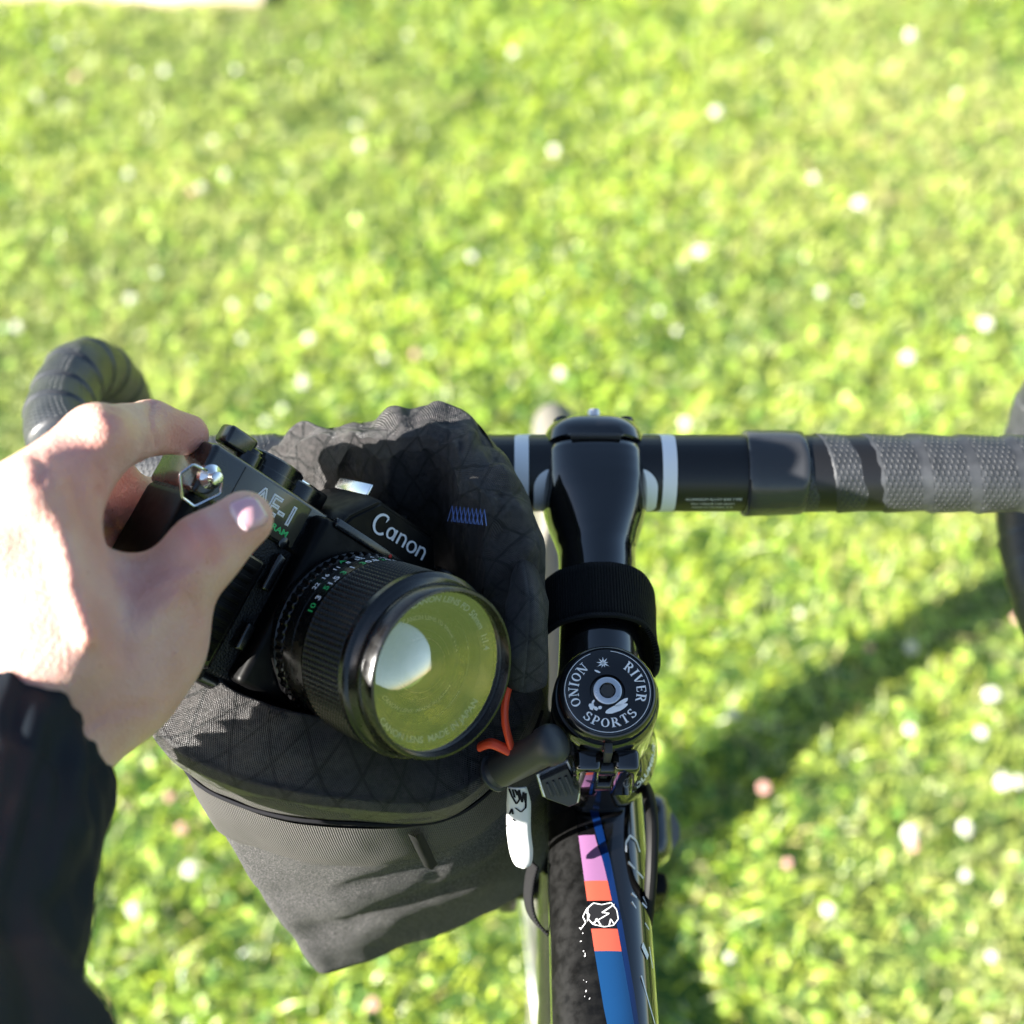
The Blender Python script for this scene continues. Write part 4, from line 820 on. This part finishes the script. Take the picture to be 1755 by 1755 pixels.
# puffy collar of gridded cloth: over the rim and down inside
prof = [(-.0015, -.020, 0), (.0015, -.010, .2), (.003, -.001, .5), (.0005, .0045, 1), (-.004, .0068, 1), (-.009, .0072, 1), (-.0145, .0055, 1), (-.0185, .001, 1), (-.0205, -.008, .9), (-.0215, -.018, .7), (-.022, -.032, .5), (-.022, -.055, .3), (-.022, -.085, .2)]
PR = []
for k in range(len(prof) - 1):
    for q in range(6): PR.append([prof[k][z] + (prof[k + 1][z] - prof[k][z]) * q / 6 for z in range(3)])
PR.append(list(prof[-1]))
vv = []; uu = []; acc = 0
for i, (ou, hz, am) in enumerate(PR):
    if i: acc += math.hypot(ou - PR[i - 1][0], hz - PR[i - 1][1])
    for j in range(NA + 1):
        q = j % NA; t_ = ttop[q]; p0 = Tp[q]; n = p0 - ccT; n.z = 0; n.normalize()
        front = 1 / (1 + math.exp(-(t_ - 8.3) * 4)) * 1 / (1 + math.exp((t_ - 12.9) * 5))     # front panel slopes inwards without a roll
        sc = 1 - .1 * front; o_ = ou; h_ = hz
        if front > .01: h_ = hz * (1 - front) + front * (min(hz, .002) * 1.0 + (.35 * max(0, -ou) if i > 18 else 0)); o_ = ou * (1 + .5 * front)
        p = p0 + n * (o_ * sc) + Vector((0, 0, h_))
        wr = am * (1 - .75 * front) * (.0080 * crum(p0 + Vector((0, 0, acc * .8)) + n * (-ou), 30) + .0025 * math.sin(arcl[j] * 260 + acc * 120 + 2 * math.sin(arcl[j] * 70)) * (.4 + .6 * noise.noise(p0 * 15)))
        wr += .0012 * front * cnoise(p0 + Vector((0, 0, acc)), 14, 3)
        p += Vector((0, 0, wr)) + n * (wr * .7); vv.append(p); uu.append((arcl[j], acc))
mk('bag_collar', vv, grid_faces(len(PR), NA + 1), M['xpac'], bag, uvs=uu)
# rolled end of the collar beside the stem
pth = spline([P(890, 930, .495), P(906, 1040, .476), P(903, 1120, .470), P(897, 1172, .472)], 30); vv = []; uu = []
frs = frames(pth)
for i, p in enumerate(pth):
    T, N0, B0 = frs[i]
    for j in range(33):
        a = 2 * PI * j / 32; r = (.0015 + .0060 * min(1, i / 9)) * (1 + .10 * math.sin(3 * a + i * .25) + .12 * noise.noise(p * 60 + Vector((math.cos(a), math.sin(a), 0)))); vv.append(p + (N0 * math.cos(a) + B0 * math.sin(a)) * r); uu.append((j * .0016, i * .003))
f = grid_faces(len(pth), 33); o = mk('rolled_collar_end', vv, f, M['xpac'], bag, uvs=uu)
md = o.modifiers.new('thick', 'SOLIDIFY'); md.thickness = .0012
# small blue zigzag stitching inside
g = G(); z0 = P(768, 880, .492); z1 = P(838, 888, .482); e = (z1 - z0).normalized(); up_ = (UP - e * UP.dot(e)).normalized()
for k in range(9):
    a = z0 + e * (.0018 * k); tube_g(g, [a - up_ * .0028, a + e * .0016 + up_ * .0028, a + e * .0030 - up_ * .0028], .00022, 5)
m = M['bluethread'] = principled('pale_blue_thread', (.12, .2, .5), .6); g.obj('zigzag_stitch', m, bag)
# orange cord, barrel toggle, white tag, hanging loop
tube('pull_cord', spline([P(873, 1172, .476), P(866, 1205, .474), P(866, 1240, .472), P(877, 1284, .471)], 20), .0017, M['orange'], bag, n=12, sx=1.5, sy=.8)
tube('pull_cord', spline([P(822, 1280, .474), P(840, 1274, .471), P(858, 1280, .471), P(878, 1290, .470)], 20), .0016, M['orange'], bag, n=12, sx=.8, sy=1.3)
a, b = P(842, 1328, .480), P(952, 1272, .464); d = (b - a)
ln = d.length; dn = d.normalized()
tg = lathe('toggle', [(0, 0), (0, .0060), (.001, .0068), (.0016, .0068), (.002, .0058), (.004, .0056), (.0045, .0062), (ln - .006, .0064), (ln - .0045, .0072), (ln - .001, .0073), (ln + .001, .0064), (ln + .0022, .004), (ln + .0026, 0)], a, dn, M['rubber'], bag, n=40, sharp=50)
pth = spline([P(886, 1348, .484), P(889, 1375, .487), P(889, 1420, .490), P(893, 1455, .493), P(897, 1486, .496)], 24); vv = []; uu = []
for i, p in enumerate(pth):
    u_ = i / 24; hw_ = .0042 * (1 if u_ < .7 else math.sqrt(max(0, 1 - ((u_ - .7) / .3) ** 2)) * .9 + .1) * (.75 + .25 * min(1, u_ * 4))
    for k in range(7): x = (k - 3) / 3; vv.append(p + RT * (x * hw_) - FW * (.0012 * (1 - x * x)) + FW * .0004); uu.append((x, u_))
o = mk('brand_tag', vv, grid_faces(25, 7), M['label'], bag, uvs=uu); md = o.modifiers.new('thick', 'SOLIDIFY'); md.thickness = .0006
g = G()
def tagf(x, y):
    i = max(0, min(23.99, y * 24)); a = int(i); p = pth[a].lerp(pth[a + 1], i - a); return p + RT * (x * .0042) - FW * (.0012 * (1 - x * x) + .0005)
for pts in ([(-.7, .04), (-.55, .16), (-.2, .26), (.1, .20), (.0, .08)], [(-.4, .05), (-.3, .18)], [(.15, .06), (.3, .24), (.5, .10), (.62, .26)], [(.7, .12), (.6, .30), (.2, .34), (-.3, .30)], [(-.2, .05), (-.05, .15)], [(-.8, .36), (-.6, .31), (-.5, .36)], [(-.55, .40), (-.3, .42)]): stroke(pts, .0, tagf, g) if False else [g.add([tagf(a_[0] - .09, a_[1]), tagf(a_[0] + .09, a_[1]), tagf(b_[0] + .09, b_[1]), tagf(b_[0] - .09, b_[1])], [(0, 1, 2, 3)]) for a_, b_ in zip(pts, pts[1:])]
g.obj('tag_logo', M['ink'], bag, smooth=False)
def ribbon(name, pts, wdir, wid, th, mat, par, n=60):
    pth = spline(pts, n); vv = []; uu = []; s = 0
    for i, p in enumerate(pth):
        if i: s += (p - pth[i - 1]).length
        t = (pth[min(i + 1, n)] - pth[max(i - 1, 0)]).normalized(); wv = wdir[0].lerp(wdir[1], i / n); wv = (wv - t * wv.dot(t)).normalized()
        for k in range(9): vv.append(p + wv * (wid * (k / 8 - .5))); uu.append((s, k / 8 * wid))
    o = mk(name, vv, grid_faces(n + 1, 9), mat, par, uvs=uu); md = o.modifiers.new('thick', 'SOLIDIFY'); md.thickness = th; md.offset = 0; return o
ribbon('hanging_loop', [P(915, 1480, .520), P(908, 1510, .52), P(906, 1545, .52), P(915, 1575, .52), P(938, 1600, .522), P(955, 1602, .526)], (RT * .4 - FW, RT * .3 - FW), .008, .0012, M['web'], bag, 40)
# elastic strap round the stem
SC = BAR - SD * .0655; cs = []
for a, r in ((-60, .0225), (-20, .0215), (10, .0200), (40, .0192), (70, .0192), (90, .0190), (110, .0192), (140, .0200), (168, .0215), (185, .026), (205, .031)):
    a_ = R_(a); cs.append(SC + RT * (math.cos(a_) * r) + SN * (math.sin(a_) * r) + SD * (-.010 if a < 0 else (-.004 if a < 30 else 0)))
cs = cs[::-1]
ribbon('stem_strap', cs, (SD, SD), .0225, .0019, M['velcro'], bag, 80)
g = G(); e0 = [c + SN * 0 for c in spline(cs, 60)]
ribbon('strap_edge', [c - SD * .0113 + (c - SC).normalized() * .0006 for c in cs], (SD, SD), .0012, .0022, M['web'], bag, 80)

# ------------------------------------------------------------------ person: hand, forearm, sleeve
def A(p): return np.array(tuple(p), dtype=float)
H = {'i': [(P(72, 862, .393), .0150), (P(168, 757, .412), .0112), (P(258, 733, .444), .0086), (P(322, 745, .456), .0070)],
     'm': [(P(5, 905, .390), .0150), (P(122, 862, .446), .0112), (P(215, 868, .476), .0100), (LC(-50, 22, -25.6), .0084)],
     'r': [(P(-72, 945, .392), .0145), (LC(-92, 12, -26), .0108), (LC(-72, 6, -25.8), .0094), (LC(-48, 4, -24.8), .0082)],
     'l': [(P(-140, 1010, .400), .0130), (LC(-96, -8, -26), .0095), (LC(-76, -12, -25), .0084), (LC(-56, -14, -23.8), .0074)],
     't': [(P(196, 1165, .411), .0170), (P(262, 1050, .416), .0140), (P(350, 945, .412), .0108), (P(419, 890, .413), .0088)]}
PALM = [((78, 870, .393), .0138, (118, 1110, .391), .0150), ((5, 910, .390), .0145, (48, 1150, .390), .0160), ((-65, 950, .392), .0140, (10, 1170, .393), .0160), ((-135, 1010, .400), .0125, (-25, 1185, .397), .0150),
        ((188, 1165, .410), .0180, (252, 1085, .414), .0155), ((100, 985, .402), .0125, (238, 1040, .417), .0125), ((90, 1060, .398), .0150, (215, 1100, .413), .0155), ((155, 1222, .404), .0140, (268, 1120, .418), .0130),
        ((66, 1190, .402), .0190, (30, 1330, .394), .0180), ((118, 1190, .402), .0170, (66, 1330, .393), .0165), ((40, 1330, .393), .0175, (-40, 1600, .335), .0200)]
def rcone(p, a, b, r1, r2):
    ba = b - a; l2 = ba @ ba; rr = r1 - r2; a2 = l2 - rr * rr; il2 = 1 / l2; pa = p - a; y = pa @ ba; z = y - l2
    x2 = ((pa * l2 - y[:, None] * ba) ** 2).sum(1); y2 = y * y * l2; z2 = z * z * l2; k = np.sign(rr) * rr * rr * x2
    out = (np.sqrt(x2 * a2 * il2) + y * rr) * il2 - r1
    c1 = np.sign(z) * a2 * z2 > k; out[c1] = np.sqrt(x2[c1] + z2[c1]) * il2 - r2
    c2 = ~c1 & (np.sign(y) * a2 * y2 < k); out[c2] = np.sqrt(x2[c2] + y2[c2]) * il2 - r1; return out
def smin(a, b, k): h = np.maximum(k - np.abs(a - b), 0) / k; return np.minimum(a, b) - h * h * h * k / 6
def chain(p, c, k=.005):
    d = None
    for (a, r1), (b, r2) in zip(c, c[1:]): e_ = rcone(p, A(a), A(b), r1, r2); d = e_ if d is None else smin(d, e_, k)
    return d
KN = [(P(60, 845, .381), .0080), (P(178, 745, .402), .0070), (P(270, 1030, .4060), .0060), (P(350, 925, .4045), .0052)]
def hand(p):
    d = None
    for a, r1, b, r2 in PALM: e_ = rcone(p, A(P(*a)), A(P(*b)), r1, r2); d = e_ if d is None else smin(d, e_, .014)
    for k in 'lrm': d = smin(d, chain(p, H[k]), .006)
    d = smin(d, chain(p, H['i']), .010); d = smin(d, chain(p, H['t'], .007), .014)
    for c, r in KN: d = smin(d, np.sqrt(((p - A(c)) ** 2).sum(1)) - r, .009)
    # tendon along the back of the hand
    d = smin(d, rcone(p, A(P(95, 890, .3805)), A(P(150, 1090, .3785)), .0030, .0024), .008)
    d = smin(d, rcone(p, A(P(330, 965, .405)), A(P(195, 1130, .394)), .0030, .0024), .010)
    return d
def surface_net(fn, lo, hi, h):
    n = np.ceil((hi - lo) / h).astype(int) + 1; ax = [lo[i] + h * np.arange(n[i]) for i in range(3)]
    val = np.empty(n)
    for i in range(n[0]):
        Y_, Z_ = np.meshgrid(ax[1], ax[2], indexing='ij'); val[i] = fn(np.stack([np.full(Y_.size, ax[0][i]), Y_.ravel(), Z_.ravel()], 1)).reshape(Y_.shape)
    ins = val < 0; cs = np.zeros(n - 1, dtype=int)
    cor = [(i, j, k) for i in (0, 1) for j in (0, 1) for k in (0, 1)]
    sl = lambda arr, c: arr[c[0]:arr.shape[0] - 1 + c[0], c[1]:arr.shape[1] - 1 + c[1], c[2]:arr.shape[2] - 1 + c[2]]
    for c in cor: cs += sl(ins, c)
    act = (cs > 0) & (cs < 8); idx = -np.ones(act.shape, dtype=int); idx[act] = np.arange(act.sum()); base = np.argwhere(act)
    sm = np.zeros((len(base), 3)); ct = np.zeros(len(base))
    for a in cor:
        for b in cor:
            if sum(b) - sum(a) == 1 and all(y >= x for x, y in zip(a, b)):
                va = val[base[:, 0] + a[0], base[:, 1] + a[1], base[:, 2] + a[2]]; vb = val[base[:, 0] + b[0], base[:, 1] + b[1], base[:, 2] + b[2]]
                cr = (va < 0) != (vb < 0); t = np.where(cr, va / np.where(va - vb == 0, 1, va - vb), 0)
                sm += np.where(cr[:, None], np.array(a) + t[:, None] * (np.array(b) - np.array(a)), 0); ct += cr
    V_ = lo + h * (base + sm / ct[:, None]); F_ = []
    for d in range(3):
        e = np.zeros(3, int); e[d] = 1; u, w_ = [(1, 2), (2, 0), (0, 1)][d]
        A_ = ins[:n[0] - e[0], :n[1] - e[1], :n[2] - e[2]]; B_ = ins[e[0]:, e[1]:, e[2]:]; E_ = np.argwhere(A_ != B_)
        E_ = E_[(E_[:, u] > 0) & (E_[:, w_] > 0) & (E_[:, u] < n[u] - 1) & (E_[:, w_] < n[w_] - 1)]
        eu = np.zeros(3, int); eu[u] = 1; ew = np.zeros(3, int); ew[w_] = 1
        q = [E_ - eu - ew, E_ - ew, E_, E_ - eu]; ids = np.stack([idx[c[:, 0], c[:, 1], c[:, 2]] for c in q], 1)
        fl = A_[E_[:, 0], E_[:, 1], E_[:, 2]]; ids[~fl] = ids[~fl][:, ::-1]; F_.append(ids)
    return V_, np.concatenate(F_)
def grad(fn, p, e=3e-4): return np.stack([fn(p + d) - fn(p - d) for d in np.eye(3) * e], 1) / (2 * e)
pts = np.array([A(a) for c in H.values() for a, r in c] + [A(P(*q[0])) for q in PALM] + [A(P(*q[2])) for q in PALM])
HV, HF = surface_net(hand, pts.min(0) - .032, pts.max(0) + .032, .0014)
for _ in range(2): g_ = grad(hand, HV); g_ /= np.linalg.norm(g_, axis=1)[:, None] + 1e-9; HV = HV - g_ * hand(HV)[:, None]
def march(px, py, t0=.33):
    o = A(EYE); r = A(P(px, py, 1) - EYE); r /= np.linalg.norm(r); t = t0
    for _ in range(80):
        d = hand((o + r * t)[None])[0]
        if d < 1e-5: break
        t += max(d, 1e-5)
        if t > .7: return None
    return o + r * t
# creases pressed into the surface
CRS = [([(128, 836), (140, 880), (165, 930), (200, 985)], .0005, .0025), ([(138, 1010), (175, 1075), (215, 1120)], .0006, .003), ([(60, 780), (72, 800), (70, 825)], .0004, .0015), ([(168, 840), (186, 880), (214, 925)], .0005, .0012), ([(222, 1010), (270, 985), (320, 968)], .0003, .0016), ([(245, 1040), (290, 1012), (330, 1000)], .0003, .0014),([(262, 688), (258, 712), (262, 738), (270, 762)], .0007, .0011), ([(318, 885), (338, 898), (356, 930), (362, 965)], .0005, .0012), ([(330, 880), (352, 897), (370, 928), (376, 955)], .0004, .0010), ([(302, 900), (322, 915), (338, 950)], .0003, .001),
       ([(170, 800), (182, 826)], .0005, .0016), ([(200, 688), (192, 700), (190, 715)], .0004, .0012), ([(210, 687), (204, 700), (203, 716)], .0003, .0011), ([(315, 1020), (335, 1035), (343, 1060)], .0004, .0014), ([(140, 1250), (200, 1215), (260, 1210)], .0004, .002)]
Hn = grad(hand, HV); Hn /= np.linalg.norm(Hn, axis=1)[:, None] + 1e-9; disp = np.zeros(len(HV)); flush = np.zeros(len(HV))
for pl, dep, wid in CRS:
    q = [march(*p) for p in pl]; q = [x for x in q if x is not None]
    if len(q) < 2: continue
    best = np.full(len(HV), 9.)
    for a, b in zip(q, q[1:]):
        ba = b - a; t = np.clip(((HV - a) @ ba) / (ba @ ba), 0, 1); best = np.minimum(best, np.linalg.norm(HV - a - t[:, None] * ba, axis=1))
    disp -= 1.7 * dep * np.exp(-(best / wid) ** 2); flush += .35 * np.exp(-(best / (wid * 2.5)) ** 2)
for px, py, rad, amt in ((180, 745, .011, .3), (340, 735, .012, .65), (300, 735, .009, .4), (440, 900, .009, .5), (352, 925, .012, .15), (70, 850, .014, .15), (200, 860, .014, .6), (145, 810, .012, .45)):
    q = march(px, py)
    if q is not None: flush += amt * np.exp(-(np.linalg.norm(HV - q, axis=1) / rad) ** 2)
# soft bed for the nail
ND = (P(455, 862, .405) - P(395, 898, .405)).normalized()
HV = HV + Hn * disp[:, None]
person = thing('person', P(45, 1300, .385), 'person in a dark jacket, left hand gripping the end of the film camera', 'person')
ho = mk('body', HV, HF, M['skin'], person)
at = ho.data.attributes.new('flush', 'FLOAT', 'POINT'); at.data.foreach_set('value', flush.clip(0, .9).astype(np.float32))
# thumb nail, laid on the surface
nv = []; nu = []; NU, NW = 16, 12
def nailpix(u, w_):                  # u 0 base .. 1 tip, w -1 .. 1
    cx, cy = 401 + 48 * u, 890 - 19 * u * 1.0; hwid = 30 * (1 - .35 * max(0, (u - .72) / .28) ** 2) * math.sqrt(max(.0, 1 - max(0, (.22 - u) / .22) ** 2 * .55))
    return cx + w_ * hwid * .52, cy + w_ * hwid * .86
for i in range(NU + 1):
    for j in range(NW + 1):
        u, w_ = i / NU, j / NW * 2 - 1; q = march(*nailpix(u, w_)); q = nv[-1] if q is None else q; n_ = grad(hand, q[None])[0]; n_ /= np.linalg.norm(n_)
        nv.append(q + n_ * (.00055 - .0006 * abs(w_) ** 6 - .0006 * max(0, 1 - u * 6) - (.0 if u < .95 else .0))); nu.append((u, w_ * .5 + .5))
nv = np.array(nv); no = mk('thumbnail', nv, grid_faces(NU + 1, NW + 1), M['nail'], person, uvs=nu)
md = no.modifiers.new('thick', 'SOLIDIFY'); md.thickness = .0005; md.offset = -1
# sleeve
cs = [(P(4, 1240, .392), .0268), (P(-6, 1300, .384), .0272), (P(-22, 1400, .370), .0272), (P(-46, 1500, .350), .0272), (P(-86, 1620, .325), .0275), (P(-130, 1760, .298), .028), (P(-130, 1960, .265), .034), (P(-200, 2200, .235), .040)]
pc_ = spline([c for c, r in cs], 90); rc = interp([r for c, r in cs], 90); frs = frames(pc_); n = 120; vv = []
axis0 = (pc_[12] - pc_[0]).normalized()
for i, p in enumerate(pc_):
    T, N0, B0 = frs[i]; k = i / 90
    for j in range(n):
        a = 2 * PI * j / n; dirv = N0 * math.cos(a) + B0 * math.sin(a); near = max(0, -dirv.dot(FW))
        gat = math.exp(-i / 6); r = rc[i] * (1 + .035 * noise.noise(Vector((math.cos(a) * 1.3, math.sin(a) * 1.3, k * 3.5))) + .05 * (1 - gat) * noise.noise(Vector((math.cos(a) * 2.2, math.sin(a) * 2.2, k * 2 + 5))))
        far = max(0, dirv.dot(FW)); r *= 1 + .45 * far; r += .0055 * abs(noise.noise(Vector((math.cos(a) * 2.6, math.sin(a) * 2.6, i * .045 + 2)))) * (1 - gat) + .0014 * noise.noise(Vector((math.cos(a) * 4, math.sin(a) * 4, i * .12))) * (1 - gat)  # unseen far side swollen so the sleeve shades the bag front
        r += .0022 * math.sin(25 * a + 2.2 * math.sin(3 * a)) * math.exp(-i / 4); r -= .003 * math.exp(-((i - 3) / 2.0) ** 2) * 0
        left = max(0, -dirv.dot(RT)); ax_ = -.0022 * math.sin(25 * a + 2.2 * math.sin(3 * a)) * math.exp(-i / 3) - (.019 * near + .006 * left - .008 * max(0, dirv.dot(RT))) * math.exp(-i / 14)
        vv.append(p + dirv * r + T * ax_)
# turn the cuff inwards
inner = []
for j in range(n):
    p = vv[j]; c = pc_[0]; inner.append(p + (c - p).normalized() * .003 + axis0 * .004)
deep = [p + (pc_[0] - p).normalized() * .002 + axis0 * .03 for p in inner]
vv = deep + inner + vv; sl_ = mk('jacket_sleeve', vv, grid_faces(len(pc_) + 2, n, True), M['jacket'], person)
